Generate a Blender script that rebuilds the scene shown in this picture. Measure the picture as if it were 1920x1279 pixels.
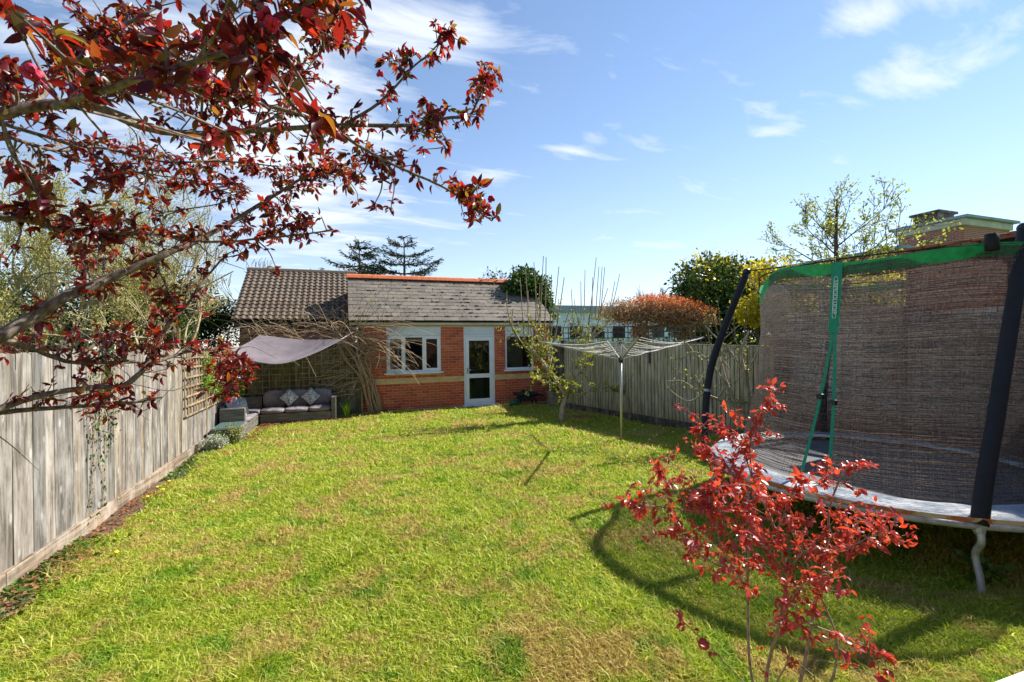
import bpy, math, random
import numpy as np
from mathutils import Matrix, Vector
random.seed(7); rng = np.random.default_rng(7)
S = bpy.context.scene
COL = S.collection
for o in list(bpy.data.objects): bpy.data.objects.remove(o)
R = math.radians

# ------------------------------------------------------------------ camera
F_PX = 853.3; CZ = 1.9; YAW = R(20); ROLL = R(0.75)
r0 = np.array([math.cos(YAW), -math.sin(YAW), 0.]); fw = np.array([math.sin(YAW), math.cos(YAW), 0.]); u0 = np.array([0, 0, 1.])
rt = r0*math.cos(ROLL) - u0*math.sin(ROLL); up = u0*math.cos(ROLL) + r0*math.sin(ROLL)
CAM = np.array([0, 0, CZ])
cd = bpy.data.cameras.new('camera'); cam = bpy.data.objects.new('camera', cd); COL.objects.link(cam)
cd.sensor_width = 36; cd.lens = 16; cd.clip_start = 0.05; cd.clip_end = 3000
cam.matrix_world = Matrix(((rt[0], up[0], -fw[0], 0), (rt[1], up[1], -fw[1], 0), (rt[2], up[2], -fw[2], CZ), (0, 0, 0, 1)))
S.camera = cam
S.render.resolution_x = 1024; S.render.resolution_y = 682

# ------------------------------------------------------------------ light
SUN_EL = R(43); SUN_AZ = R(81)          # azimuth from +Y towards +X
S.view_settings.view_transform = 'Standard'; S.view_settings.look = 'None'
S.view_settings.exposure = 1.0; S.view_settings.gamma = 1
sd = bpy.data.lights.new('sun', 'SUN'); sd.energy = 5.0; sd.angle = R(0.53); sd.color = (1, .95, .86)
so = bpy.data.objects.new('sun', sd); COL.objects.link(so)
sv = Vector((math.sin(SUN_AZ)*math.cos(SUN_EL), math.cos(SUN_AZ)*math.cos(SUN_EL), math.sin(SUN_EL)))
so.rotation_euler = sv.to_track_quat('Z', 'Y').to_euler(); so.location = sv*60

# ------------------------------------------------------------------ node helper
def lin(h):
    h = h.lstrip('#'); v = [int(h[i:i+2], 16)/255 for i in (0, 2, 4)]
    return tuple(x/12.92 if x <= .04045 else ((x+.055)/1.055)**2.4 for x in v) + (1,)
class NT:
    def __init__(s, nt): s.t = nt; nt.nodes.clear()
    def n(s, kind, ins=None, **kw):
        nd = s.t.nodes.new(kind)
        for k, v in kw.items(): setattr(nd, k, v)
        for k, v in (ins or {}).items():
            sock = nd.inputs[k]
            if hasattr(v, 'is_output') : s.t.links.new(v, sock)
            elif hasattr(v, 'outputs'): s.t.links.new(v.outputs[0], sock)
            else: sock.default_value = v
        return nd
    def math(s, op, a, b=0., c=0., clamp=False):
        return s.n('ShaderNodeMath', {0: a, 1: b, 2: c}, operation=op, use_clamp=clamp).outputs[0]
    def ramp(s, fac, stops, interp='LINEAR'):
        nd = s.n('ShaderNodeValToRGB', {0: fac}); cr = nd.color_ramp; cr.interpolation = interp
        while len(cr.elements) < len(stops): cr.elements.new(.5)
        for e, (p, c) in zip(cr.elements, stops):
            e.position = p; e.color = lin(c) if isinstance(c, str) else (c if hasattr(c, '__len__') else (c, c, c, 1))
        return nd.outputs[0]
    def noise(s, vec, scale, detail=4, rough=.55, dist=0.):
        return s.n('ShaderNodeTexNoise', {'Vector': vec, 'Scale': scale, 'Detail': detail, 'Roughness': rough, 'Distortion': dist}).outputs[0]
    def mix(s, fac, a, b, mode='MIX'):
        nd = s.n('ShaderNodeMix', data_type='RGBA', blend_type=mode)
        for k, v in ((0, fac), (6, a), (7, b)):
            sock = nd.inputs[k]
            if hasattr(v, 'is_output'): s.t.links.new(v, sock)
            else: sock.default_value = lin(v) if isinstance(v, str) else v
        return nd.outputs[2]
    def map(s, vec, scale=(1, 1, 1), rot=(0, 0, 0), loc=(0, 0, 0)):
        return s.n('ShaderNodeMapping', {'Vector': vec, 'Scale': scale, 'Rotation': rot, 'Location': loc}).outputs[0]
    def obj(s): return s.n('ShaderNodeTexCoord').outputs['Object']
    def pos(s): return s.n('ShaderNodeNewGeometry').outputs['Position']
    def rnd(s):
        a = s.n('ShaderNodeObjectInfo').outputs['Random']; b = s.n('ShaderNodeNewGeometry').outputs['Random Per Island']
        return s.math('FRACT', s.math('ADD', a, s.math('MULTIPLY', b, 7.31)))
    def bump(s, h, st=.3, d=.01):
        return s.n('ShaderNodeBump', {'Height': h, 'Strength': st, 'Distance': d}).outputs[0]
    def bsdf(s, color, rough=.7, normal=None, **kw):
        ins = {'Base Color': lin(color) if isinstance(color, str) else color, 'Roughness': rough}
        if normal is not None: ins['Normal'] = normal
        ins.update(kw)
        return s.n('ShaderNodeBsdfPrincipled', ins)
    def out(s, sh): s.n('ShaderNodeOutputMaterial', {'Surface': sh})
def newmat(name):
    m = bpy.data.materials.new(name); m.use_nodes = True
    return m, NT(m.node_tree)

# ------------------------------------------------------------------ sky
w = bpy.data.worlds.new('World'); S.world = w; w.use_nodes = True
n = NT(w.node_tree)
sky = n.n('ShaderNodeTexSky', sky_type='NISHITA', sun_disc=False, sun_elevation=SUN_EL, sun_rotation=SUN_AZ, altitude=50, air_density=1.0, dust_density=0., ozone_density=2.2)
dirv = n.n('ShaderNodeTexCoord').outputs['Generated']
sx = n.n('ShaderNodeSeparateXYZ', {0: dirv})
az = n.math('ARCTAN2', sx.outputs[0], sx.outputs[1]); el = n.math('ARCSINE', sx.outputs[2])
den = n.math('ADD', n.math('MAXIMUM', sx.outputs[2], 0.), .12)
pv = n.n('ShaderNodeCombineXYZ', {0: n.math('DIVIDE', sx.outputs[0], den), 1: n.math('DIVIDE', sx.outputs[1], den), 2: 0.}).outputs[0]
wisp = n.noise(n.map(pv, (1.3, 3.4, 1), (0, 0, R(28))), 1.6, 9, .62, .5)
big = n.noise(n.map(pv, (.8, .8, 1), (0, 0, 0), (3.1, 1.7, 0)), .55, 3, .5)
def blob(px, py, sw, sh_, amp):
    d = fw + rt*(px-960)/F_PX + up*(639.5-py)/F_PX; d = d/np.linalg.norm(d)
    a0 = math.atan2(d[0], d[1]); e0 = math.asin(d[2])
    qa = n.math('DIVIDE', n.math('SUBTRACT', az, a0), sw); qe = n.math('DIVIDE', n.math('SUBTRACT', el, e0), sh_)
    q = n.math('ADD', n.math('MULTIPLY', qa, qa), n.math('MULTIPLY', qe, qe))
    return n.math('MULTIPLY', n.math('EXPONENT', n.math('MULTIPLY', q, -1.)), amp)
clouds = [(820, 40, .20, .05, .30), (560, 190, .22, .16, .26), (300, 120, .3, .2, .22), (1085, 275, .075, .022, .27), (925, 325, .09, .03, .22), (1440, 250, .04, .012, .24),
          (1660, 15, .15, .03, .28), (1790, 100, .16, .045, .22), (1250, 458, .09, .02, .2), (620, 420, .2, .1, .2)]
acc = None
for c in clouds:
    b = blob(*c); acc = b if acc is None else n.math('ADD', acc, b)
cm = n.math('ADD', n.math('ADD', wisp, acc), n.math('MULTIPLY', n.math('SUBTRACT', big, .5), .25))
cmask = n.math('MULTIPLY', n.ramp(cm, [(.62, 0.), (.90, 1.)]), .8)
hz = n.ramp(sx.outputs[2], [(0., .55), (.14, .30), (.4, .06), (.8, 0.)])
skyc = n.mix(hz, sky.outputs[0], (4.4, 4.6, 5.3, 1))
skyc = n.mix(cmask, skyc, (5.6, 5.9, 6.3, 1))
bg = n.n('ShaderNodeBackground', {'Color': skyc, 'Strength': .099})
n.n('ShaderNodeOutputWorld', {'Surface': bg})

# ------------------------------------------------------------------ mesh helpers
def ray(x, y): return fw + rt*(x-960)/F_PX + up*(639.5-y)/F_PX
def at(x, y, D): return CAM + ray(x, y)*D                    # a point of the place, D metres ahead of the viewpoint
def aty(x, y, Y): d = ray(x, y); return CAM + d*Y/d[1]
def proj(p):
    v = np.asarray(p)-CAM; d = v@fw; return 960+F_PX*(v@rt)/d, 639.5-F_PX*(v@up)/d, d
class MB:
    def __init__(s): s.v = []; s.f = []; s.nv = 0
    def add(s, v, f):
        v = np.asarray(v, float).reshape(-1, 3); s.v.append(v); b = s.nv
        s.f.extend([tuple(i+b for i in q) for q in f]); s.nv += len(v); return s
    def box(s, x0, x1, y0, y1, z0, z1, M=None):
        v = np.array([(x, y, z) for x in (x0, x1) for y in (y0, y1) for z in (z0, z1)])
        if M is not None: v = v@np.array(M)[:3, :3].T + np.array(M)[:3, 3]
        return s.add(v, [(0, 1, 3, 2), (4, 6, 7, 5), (0, 4, 5, 1), (2, 3, 7, 6), (0, 2, 6, 4), (1, 5, 7, 3)])
    def bar(s, a, b, wd, th, upv=(0, 0, 1)):
        a = np.array(a, float); b = np.array(b, float); d = b-a; L = np.linalg.norm(d); d /= L
        x = np.cross(d, upv); x /= np.linalg.norm(x)+1e-9; z = np.cross(x, d)
        c = [a + x*sx_*wd/2 + z*sz*th/2 for sx_, sz in ((-1, -1), (1, -1), (1, 1), (-1, 1))]
        c += [p + d*L for p in c]
        return s.add(c, [(3, 2, 1, 0), (4, 5, 6, 7), (0, 1, 5, 4), (1, 2, 6, 5), (2, 3, 7, 6), (3, 0, 4, 7)])
    def tube(s, P, rad, k=6, cap=True, closed=False):
        P = np.asarray(P, float); m = len(P); rad = np.broadcast_to(np.asarray(rad, float), (m,))
        T = np.gradient(P, axis=0) if not closed else (np.roll(P, -1, 0)-np.roll(P, 1, 0))
        T /= (np.linalg.norm(T, axis=1, keepdims=True)+1e-12)
        a = np.array([0, 0, 1.]) if abs(T[0][2]) < .9 else np.array([1., 0, 0])
        N_ = np.cross(T[0], a); N_ /= np.linalg.norm(N_)
        ang = np.arange(k)*2*math.pi/k; V = []
        for i in range(m):
            N_ = N_ - T[i]*(N_@T[i]); N_ /= (np.linalg.norm(N_)+1e-12); B = np.cross(T[i], N_)
            V.append(P[i] + rad[i]*(np.cos(ang)[:, None]*N_ + np.sin(ang)[:, None]*B))
        fs = []
        for i in range(m if closed else m-1):
            j = (i+1) % m
            for q in range(k):
                q2 = (q+1) % k; fs.append((i*k+q, i*k+q2, j*k+q2, j*k+q))
        if cap and not closed: fs.append(tuple(range(k))[::-1]); fs.append(tuple(range((m-1)*k, m*k)))
        return s.add(np.concatenate(V), fs)
    def grid(s, G, closed_u=False):
        G = np.asarray(G, float); a, b, _ = G.shape; fs = []
        for i in range(a if closed_u else a-1):
            i2 = (i+1) % a
            for j in range(b-1): fs.append((i*b+j, i2*b+j, i2*b+j+1, i*b+j+1))
        return s.add(G.reshape(-1, 3), fs)
    def disc(s, c, r, k=24, flip=False):
        c = np.array(c, float); v = [c + np.array([math.cos(t)*r, math.sin(t)*r, 0]) for t in np.arange(k)*2*math.pi/k]
        return s.add(v, [tuple(range(k))])
    def ell(s, c, r, k=12, m=7):
        G = [[(c[0]+r[0]*math.sin(p)*math.cos(t), c[1]+r[1]*math.sin(p)*math.sin(t), c[2]+r[2]*math.cos(p)) for p in np.linspace(.02, math.pi-.02, m)] for t in np.arange(k)*2*math.pi/k]
        return s.grid(G, True)
    def verts(s): return np.concatenate(s.v) if s.v else np.zeros((0, 3))
OFF = {}
def mesh(name, v, f, smooth=False):
    me = bpy.data.meshes.new(name); me.from_pydata(np.asarray(v).tolist(), [], f); me.update()
    if smooth: me.polygons.foreach_set('use_smooth', [True]*len(me.polygons))
    return me
def tris_mesh(name, v, f):
    """v (n,3) f (m,3) numpy, fast"""
    me = bpy.data.meshes.new(name); v = np.ascontiguousarray(v, np.float32); f = np.ascontiguousarray(f, np.int32)
    me.vertices.add(len(v)); me.vertices.foreach_set('co', v.ravel())
    me.loops.add(f.size); me.loops.foreach_set('vertex_index', f.ravel())
    me.polygons.add(len(f)); me.polygons.foreach_set('loop_start', np.arange(0, f.size, 3, dtype=np.int32))
    me.update(calc_edges=True); return me
def setp(o, label=None, cat=None, group=None, kind=None):
    if label: o['label'] = label
    if cat: o['category'] = cat
    if group: o['group'] = group
    if kind: o['kind'] = kind
    return o
def thing(name, loc, label, cat, group=None):
    o = bpy.data.objects.new(name, None); o.empty_display_size = .1; o.location = loc; COL.objects.link(o)
    OFF[o] = np.array(loc, float); return setp(o, label, cat, group)
def put(name, mb, mat, parent=None, smooth=False, bevel=0, **kw):
    """mb in world coordinates -> one mesh object (child of parent)"""
    off = OFF[parent] if parent is not None else kw.pop('base', np.zeros(3)); off = np.array(off, float)
    kw.pop('base', None)
    me = mesh(name, mb.verts()-off, mb.f, smooth); me.materials.append(MAT[mat])
    o = bpy.data.objects.new(name, me); COL.objects.link(o)
    if parent is not None: o.parent = parent
    else: o.location = off
    OFF[o] = off
    if bevel:
        md = o.modifiers.new('bevel', 'BEVEL'); md.width = bevel; md.segments = 2; md.limit_method = 'ANGLE'
    return setp(o, **kw)
def inst(name, me, parent, M):
    """one piece sharing mesh data; M world matrix (numpy 4x4)"""
    o = bpy.data.objects.new(name, me); COL.objects.link(o); o.parent = parent
    M = np.array(M, float).copy(); M[:3, 3] -= OFF[parent]
    o.matrix_local = Matrix(M.tolist()); OFF[o] = OFF[parent]; return o
def mtx(x=(1, 0, 0), y=(0, 1, 0), z=(0, 0, 1), t=(0, 0, 0)):
    M = np.eye(4); M[:3, 0] = x; M[:3, 1] = y; M[:3, 2] = z; M[:3, 3] = t; return M
def unit(v): v = np.asarray(v, float); return v/(np.linalg.norm(v)+1e-12)
def spline(P, m=8):
    """Catmull-Rom through points (any dimension)"""
    P = np.asarray(P, float); Q = np.vstack([2*P[0]-P[1], P, 2*P[-1]-P[-2]]); out = []
    for i in range(1, len(Q)-2):
        t = np.linspace(0, 1, m, endpoint=False)[:, None]; a, b, c, d = Q[i-1], Q[i], Q[i+1], Q[i+2]
        out.append(.5*((2*b)+(c-a)*t+(2*a-5*b+4*c-d)*t**2+(3*b-a-3*c+d)*t**3))
    return np.vstack(out+[P[-1:]])
def chamfer_box(name, sx_, sy, sz, c, mat):
    """unit piece centred at origin, edges cut on the -Y face: 28 triangles"""
    a, b, h = sx_/2, sy/2, sz/2; v = []
    for y, i in ((-b, c), (-b+c, 0), (b, 0)):
        v += [(-a+i, y, -h+i), (a-i, y, -h+i), (a-i, y, h-i), (-a+i, y, h-i)]
    f = [(0, 1, 2, 3)]
    for l in (0, 4):
        for q in range(4): f.append((l+q, l+4+q, l+4+(q+1) % 4, l+(q+1) % 4))
    f.append((11, 10, 9, 8)); f = [tuple(q) for q in f]
    me = mesh(name, v, f); me.materials.append(MAT[mat]); return me

# ------------------------------------------------------------------ materials
MAT = {}
def simple(name, col, rough=.7, nscale=0, namt=.15, bump=0, bscale=60, metallic=0., spec=None):
    m, n = newmat(name); c = lin(col); nor = None
    if nscale:
        f = n.noise(n.obj(), nscale, 6, .6)
        dark = tuple(x*(1-namt*2) for x in c[:3])+(1,); lite = tuple(min(1, x*(1+namt*1.6)) for x in c[:3])+(1,)
        c = n.mix(n.ramp(f, [(.3, 0.), (.7, 1.)]), dark, lite)
    if bump: nor = n.bump(n.noise(n.obj(), bscale, 5), bump, .01)
    b = n.bsdf(c, rough, nor, Metallic=metallic)
    if spec is not None: b.inputs['Specular IOR Level'].default_value = spec
    n.out(b); MAT[name] = m
def wood(name, cols, grain=(40, 40, 2.2), rough=.85, knots=0., stain=None, stainz=None):
    m, n = newmat(name); o = n.pos(); r = n.rnd()
    off = n.n('ShaderNodeCombineXYZ', {0: n.math('MULTIPLY', r, 13.), 1: n.math('MULTIPLY', r, 29.), 2: n.math('MULTIPLY', r, 17.)}).outputs[0]
    vec = n.n('ShaderNodeVectorMath', {0: o, 1: off}, operation='ADD').outputs[0]
    g = n.noise(n.map(vec, grain), 1., 7, .65, .8)
    base = n.ramp(r, [(i/(len(cols)-1), c) for i, c in enumerate(cols)])
    col = n.mix(n.ramp(g, [(.40, 1.), (.57, 0.)]), base, n.mix(.72, base, (.02, .017, .014, 1)))
    blotch = n.noise(n.map(vec, (4.5, 4.5, 1.6)), 1.6, 6, .65)
    col = n.mix(n.ramp(blotch, [(.45, 0.), (.72, .55)]), col, n.mix(.45, base, (.8, .78, .75, 1)))
    if knots:
        vo = n.n('ShaderNodeTexVoronoi', {'Vector': n.map(vec, (9., 8., 3.6)), 'Scale': 1.}).outputs['Distance']
        col = n.mix(n.ramp(vo, [(.08, .4), (.2, 0.)]), col, (.62, .6, .57, 1)); col = n.mix(n.ramp(vo, [(.035, knots), (.07, 0.)]), col, (.08, .06, .045, 1))
    if stain:
        z = n.n('ShaderNodeSeparateXYZ', {0: o}).outputs[2]; ns = n.noise(o, 3.5, 5, .6)
        f = n.math('ADD', n.math('MULTIPLY', n.math('SUBTRACT', stainz, z), 1.6), n.math('MULTIPLY', n.math('SUBTRACT', ns, .5), 1.5), clamp=True)
        col = n.mix(n.math('MULTIPLY', f, .65), col, stain)
    n.out(n.bsdf(col, rough, n.bump(g, .35, .006))); MAT[name] = m
def leaf(name, stops, transl=.45, rough=.5, tcol=None, spec=.4, tstops=None):
    m, n = newmat(name); r = n.rnd()
    c = n.ramp(r, stops)
    c = n.mix(n.ramp(n.noise(n.pos(), 2.2, 3), [(.35, .35), (.65, 0.)]), c, n.mix(.45, c, (.01, .012, .004, 1)))
    b = n.bsdf(c, rough); b.inputs['Specular IOR Level'].default_value = spec
    tc = n.ramp(r, tstops) if tstops else (n.mix(.55, c, tcol) if tcol else c)
    t = n.n('ShaderNodeBsdfTranslucent', {'Color': tc})
    n.out(n.n('ShaderNodeMixShader', {0: transl, 1: b, 2: t})); MAT[name] = m
def bark(name, a, b, scale=30):
    m, n = newmat(name); f = n.noise(n.map(n.pos(), (1, 1, .5)), scale, 6, .65)
    n.out(n.bsdf(n.mix(n.ramp(f, [(.35, 0.), (.65, 1.)]), a, b), .85, n.bump(f, .5, .004))); MAT[name] = m

wood('fence_grey', ['#7a7067', '#908679', '#6e6a65', '#93846f', '#62605c', '#9a9084'], (26, 26, 1.6), knots=.55, stain=lin('#8d7458'), stainz=.12)
wood('gravel_board', ['#8d7861', '#96836d'], (26, 1.5, 26))
wood('fence_olive', ['#5e5632', '#696039', '#534c2c', '#6c633f'], (30, 30, 1.6), stain=lin('#4a5226'), stainz=.5)
wood('fence_right', ['#c4bda0', '#b5ae90', '#cdc3a4', '#aaa284', '#bfb394'], (34, 34, 1.5), stain=lin('#6f6423'), stainz=.55)
wood('lath_tan', ['#9b7f55', '#a88b5e', '#8c7049'], (30, 30, 3))
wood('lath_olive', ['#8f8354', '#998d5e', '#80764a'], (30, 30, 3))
wood('lath_dark', ['#3a3a30', '#46443a'], (30, 30, 3))
wood('post_dark', ['#4f4334', '#5a4d3c'], (20, 20, 2))
simple('soil', '#5a4632', .95, 14, .35, .6, 30)
simple('mortar', '#cbb096', .95, 30, .15, .4, 200)
simple('mortar_dark', '#4d4039', .95, 30, .2, .4, 200)
simple('upvc', '#dfe4e8', .35, 3, .04)
simple('panel_white', '#ccd6db', .45, 2, .05)
simple('fascia', '#c3bda6', .6, 3, .12)
simple('gutter_dark', '#2b2622', .7)
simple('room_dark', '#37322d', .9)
simple('blue_cloth', '#25507e', .9, 6, .2)
simple('ridge_clay', '#d0703f', .75, 9, .14, .3, 60)
simple('underlay', '#1d1a18', .9)
simple('dark_foam', '#17161b', .75, 12, .2, .2, 90)
simple('steel', '#9aa2a8', .38, 8, .12, metallic=.75)
simple('rusty_steel', '#aeb2b4', .5, 7, .22, metallic=.35)
simple('alu', '#b9b8ae', .4, 6, .1, metallic=.6)
simple('line_cord', '#cfcac0', .7)
simple('black_plastic', '#17171a', .4)
simple('green_strap', '#128c62', .6, 20, .1)
simple('green_band', '#18a052', .6, 9, .2)
simple('white_print', '#e6efe9', .6)
simple('stone', '#8a8372', .9, 9, .25, .6, 30)
simple('concrete', '#a59d90', .9, 9, .2, .5, 40)
simple('coping', '#cdbba4', .85, 9, .15, .4, 40)
simple('white_paint', '#e9e7e2', .5)
simple('terracotta', '#8c4a35', .85, 12, .2)
simple('white_render', '#cfdbe6', .8, 2, .05)
simple('roof_grey', '#8b98a2', .8, 2, .1)
simple('dark_glass', '#1b232b', .15)
simple('cornice', '#b9b4a2', .8, 3, .1)
simple('rubber_blue', '#27345a', .8)
simple('flower_yellow', '#e8c21c', .6)
simple('blossom', '#c2204f', .6, 30, .25)
simple('bbq_dark', '#1d1b24', .55, 9, .2)
simple('bottle_green', '#1f5348', .4)
simple('red_paint', '#9a1f24', .5)
simple('grass_far', '#4f6f24', .95, .8, .3)

def brickmat(name, stops, white=0.):
    m, n = newmat(name); r = n.rnd(); p = n.pos()
    c = n.ramp(r, stops); f = n.noise(p, 45, 5, .7); g = n.noise(p, 1.1, 4, .6)
    c = n.mix(n.ramp(f, [(.35, .5), (.6, 0.)]), c, n.mix(.6, c, (.05, .02, .012, 1)))
    c = n.mix(n.ramp(g, [(.5, 0.), (.75, .4)]), c, n.mix(.6, c, (.2, .12, .06, 1)))
    if white:
        h = n.noise(p, .85, 5, .65); h2 = n.noise(p, 9, 5, .7)
        k = n.math('ADD', n.math('MULTIPLY', n.math('SUBTRACT', h, .36), 5.), n.math('MULTIPLY', n.math('SUBTRACT', h2, .5), 2.4), clamp=True)
        z = n.n('ShaderNodeSeparateXYZ', {0: p}).outputs[2]
        k = n.math('MULTIPLY', k, n.ramp(n.math('MULTIPLY', z, .4), [(.2, 0.), (.42, 1.), (.87, 1.), (.91, 0.)]))
        c = n.mix(n.math('MULTIPLY', k, white), c, '#e3ddd6')
    n.out(n.bsdf(c, .9, n.bump(f, .35, .004))); MAT[name] = m
brickmat('brick_red', [(0, '#b04a2a'), (.3, '#c65832'), (.6, '#d0643c'), (.85, '#a04630'), (1, '#d67848')])
brickmat('brick_buff', [(0, '#d8b87c'), (.5, '#e2c68c'), (1, '#cfae74')])
brickmat('brick_wall', [(0, '#94483a'), (.3, '#a85642'), (.6, '#86443a'), (.85, '#ae604c'), (1, '#9c5a46')], .95)
def slatemat(name, stops, lich):
    m, n = newmat(name); r = n.rnd(); p = n.pos()
    c = n.ramp(r, stops); f = n.noise(p, 14, 6, .65); g = n.noise(p, 2.2, 4, .6)
    c = n.mix(n.ramp(f, [(.35, .55), (.6, 0.)]), c, n.mix(.5, c, (.03, .025, .02, 1)))
    c = n.mix(n.ramp(g, [(.5, 0.), (.75, .35)]), c, lich)
    n.out(n.bsdf(c, .85, n.bump(f, .5, .006))); MAT[name] = m
slatemat('slate', [(0, '#665d54'), (.4, '#736a60'), (.7, '#5c554e'), (1, '#7c7164')], '#7d7358')
slatemat('pantile', [(0, '#63554a'), (.5, '#70604f'), (1, '#57493e')], '#6d6654')
slatemat('clay_tile', [(0, '#a0623f'), (.4, '#8a5238'), (.7, '#b1764f'), (1, '#6f4632')], '#b09468')
slatemat('moss', [(0, '#2a2a16'), (1, '#1b1a10')], '#3a3a1c')
def brickfar(name, swap, c1='#8a4c3a', c2='#9b5a44'):
    m, n = newmat(name); s_ = n.n('ShaderNodeSeparateXYZ', {0: n.pos()})
    v = n.n('ShaderNodeCombineXYZ', {0: s_.outputs[1 if swap else 0], 1: s_.outputs[2], 2: 0.}).outputs[0]
    b = n.n('ShaderNodeTexBrick', {'Vector': v, 'Color1': lin(c1), 'Color2': lin(c2), 'Mortar': lin('#b0937c'), 'Scale': 1., 'Mortar Size': .011, 'Brick Width': .225, 'Row Height': .075})
    n.out(n.bsdf(b.outputs[0], .9)); MAT[name] = m
brickfar('brick_far_x', True); brickfar('brick_far_y', False)

leaf('crab_leaf', [(0, '#3a1422'), (.16, '#551a26'), (.3, '#6a2424'), (.44, '#46161f'), (.56, '#6d3e20'), (.66, '#56502a'), (.78, '#8a2626'), (.9, '#5a2030'), (1, '#30121c')], .45, .36, None, .5,
     [(0, '#6b1220'), (.16, '#a82a1e'), (.3, '#cc3c1c'), (.44, '#5d141c'), (.56, '#c06020'), (.66, '#8f8428'), (.78, '#e03420'), (.9, '#8f2428'), (1, '#4a1018')])
leaf('red_leaf', [(0, '#a83c40'), (.3, '#c05046'), (.6, '#9a4450'), (.8, '#d0604a'), (1, '#b2505a')], .45, .34, None, .9, [(0, '#e04426'), (.4, '#e85a30'), (.7, '#b03434'), (1, '#f06a34')])
leaf('evergreen', [(0, '#2f4722'), (.5, '#425c28'), (.85, '#566e28'), (1, '#70802e')], .2, .35)
leaf('dark_evergreen', [(0, '#203017'), (.6, '#2c3f1b'), (1, '#4a5c22')], .2, .45)
leaf('conifer', [(0, '#27331f'), (.6, '#344028'), (1, '#465130')], .15, .7)
leaf('ivy_leaf', [(0, '#29471c'), (.5, '#3b5a22'), (.85, '#5a7628'), (1, '#7a8d33')], .3, .4)
leaf('yellow_leaf', [(0, '#b0a020'), (.5, '#c9b82c'), (1, '#dcc83a')], .55, .5)
leaf('spring_leaf', [(0, '#8a9330'), (.5, '#a3a83c'), (1, '#b9b94e')], .5, .5)
leaf('willow_leaf', [(0, '#a8a44c'), (.5, '#c2ba66'), (1, '#8f9348')], .5, .6)
leaf('dry_hedge', [(0, '#a88258'), (.35, '#bf9866'), (.65, '#c98a50'), (.85, '#d68a55'), (1, '#ac9860')], .45, .7)
leaf('orange_hedge', [(0, '#d9703a'), (.5, '#e8843e'), (1, '#c9643a')], .4, .7)
leaf('silver_leaf', [(0, '#a7ad98'), (.5, '#c3c7b4'), (1, '#8a957a')], .25, .7)
leaf('herb_leaf', [(0, '#6f8040'), (.5, '#8f9a55'), (1, '#a99a62')], .3, .6)
leaf('weed_leaf', [(0, '#3f5f22'), (.5, '#55772a'), (1, '#7d8d3a')], .35, .5)
leaf('dead_leaf', [(0, '#7d4a30'), (.5, '#a06a45'), (1, '#6b3a2a')], .2, .8)
leaf('shaggy_green', [(0, '#6f9426'), (1, '#93b435')], .4, .5)
bark('crab_bark', '#4a3d36', '#8a7d6f', 45)
bark('shrub_bark', '#7d6457', '#b09b8a', 60)
bark('pale_bark', '#8d7f6a', '#b9ac95', 25)
bark('vine_bark', '#8b7358', '#b39b7c', 25)
bark('willow_bark', '#857358', '#b8a683', 14)
bark('shoot_bark', '#5f5245', '#85745f', 14)
bark('dark_bark', '#3d3128', '#5d4d40', 14)
bark('twig_brown', '#8a7458', '#b09876', 14)
bark('lichen_bark', '#6f6f45', '#9b9560', 20)

m, n = newmat('lawn_soil'); p = n.pos(); f = n.noise(p, 1.3, 5, .6); g = n.noise(p, 26, 5, .7)
c = n.mix(n.ramp(f, [(.4, 0.), (.65, 1.)]), '#7f8c2a', '#a18f4a'); c = n.mix(n.ramp(g, [(.35, .7), (.6, 0.)]), c, '#40401c')
n.out(n.bsdf(c, .95, n.bump(g, .6, .02))); MAT['lawn_soil'] = m
m, n = newmat('grass'); p = n.pos(); r = n.n('ShaderNodeNewGeometry').outputs['Random Per Island']
c = n.ramp(r, [(0, '#84a026'), (.3, '#a4b932'), (.6, '#bcc542'), (.85, '#cdcc58'), (1, '#e0d88c')])
d1 = n.noise(p, 1.25, 4, .6, .5); d2 = n.noise(p, 5.5, 5, .7)
dry = n.ramp(n.math('ADD', n.math('MULTIPLY', d1, .55), n.math('MULTIPLY', d2, .45)), [(.485, 0.), (.575, .82)])
straw = n.ramp(r, [(0, '#c4a75c'), (.5, '#dcc484'), (1, '#a58c4a')])
c = n.mix(dry, c, straw)
lush = n.ramp(n.noise(n.map(p, (1, 1, 1), (0, 0, 0), (7, 3, 0)), 2.6, 5, .65), [(.53, 0.), (.66, .8)])
c = n.mix(lush, c, n.ramp(r, [(0, '#5f8f1c'), (1, '#8db42c')]))
b = n.bsdf(c, .5); b.inputs['Specular IOR Level'].default_value = .3
n.out(n.n('ShaderNodeMixShader', {0: .5, 1: b, 2: n.n('ShaderNodeBsdfTranslucent', {'Color': c})})); MAT['grass'] = m
# trampoline net, mat, pad
m, n = newmat('net'); r = n.n('ShaderNodeNewGeometry').outputs['Random Per Island']; f = n.noise(n.pos(), 60, 4, .7)
c = n.mix(n.ramp(f, [(.35, 0.), (.65, 1.)]), n.ramp(r, [(0, '#2a2422'), (1, '#4d433d')]), n.ramp(r, [(0, '#6d625a'), (1, '#94877c')]))
n.out(n.n('ShaderNodeMixShader', {0: .4, 1: n.bsdf(c, .6), 2: n.n('ShaderNodeBsdfTranslucent', {'Color': c})})); MAT['net'] = m
m, n = newmat('jump_mat'); f = n.noise(n.obj(), 9, 5, .6); n.out(n.bsdf(n.mix(f, '#4a4b4f', '#6b6c6e'), .9)); MAT['jump_mat'] = m
m, n = newmat('pad'); f = n.noise(n.obj(), 5, 6, .65); g = n.noise(n.obj(), 23, 5, .7)
c = n.mix(n.ramp(f, [(.42, 0.), (.62, 1.)]), '#8f9aa6', '#d3d3cf'); c = n.mix(n.ramp(g, [(.56, 0.), (.68, .8)]), c, '#6d6459')
n.out(n.bsdf(c, .75, n.bump(g, .5, .01))); MAT['pad'] = m
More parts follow.
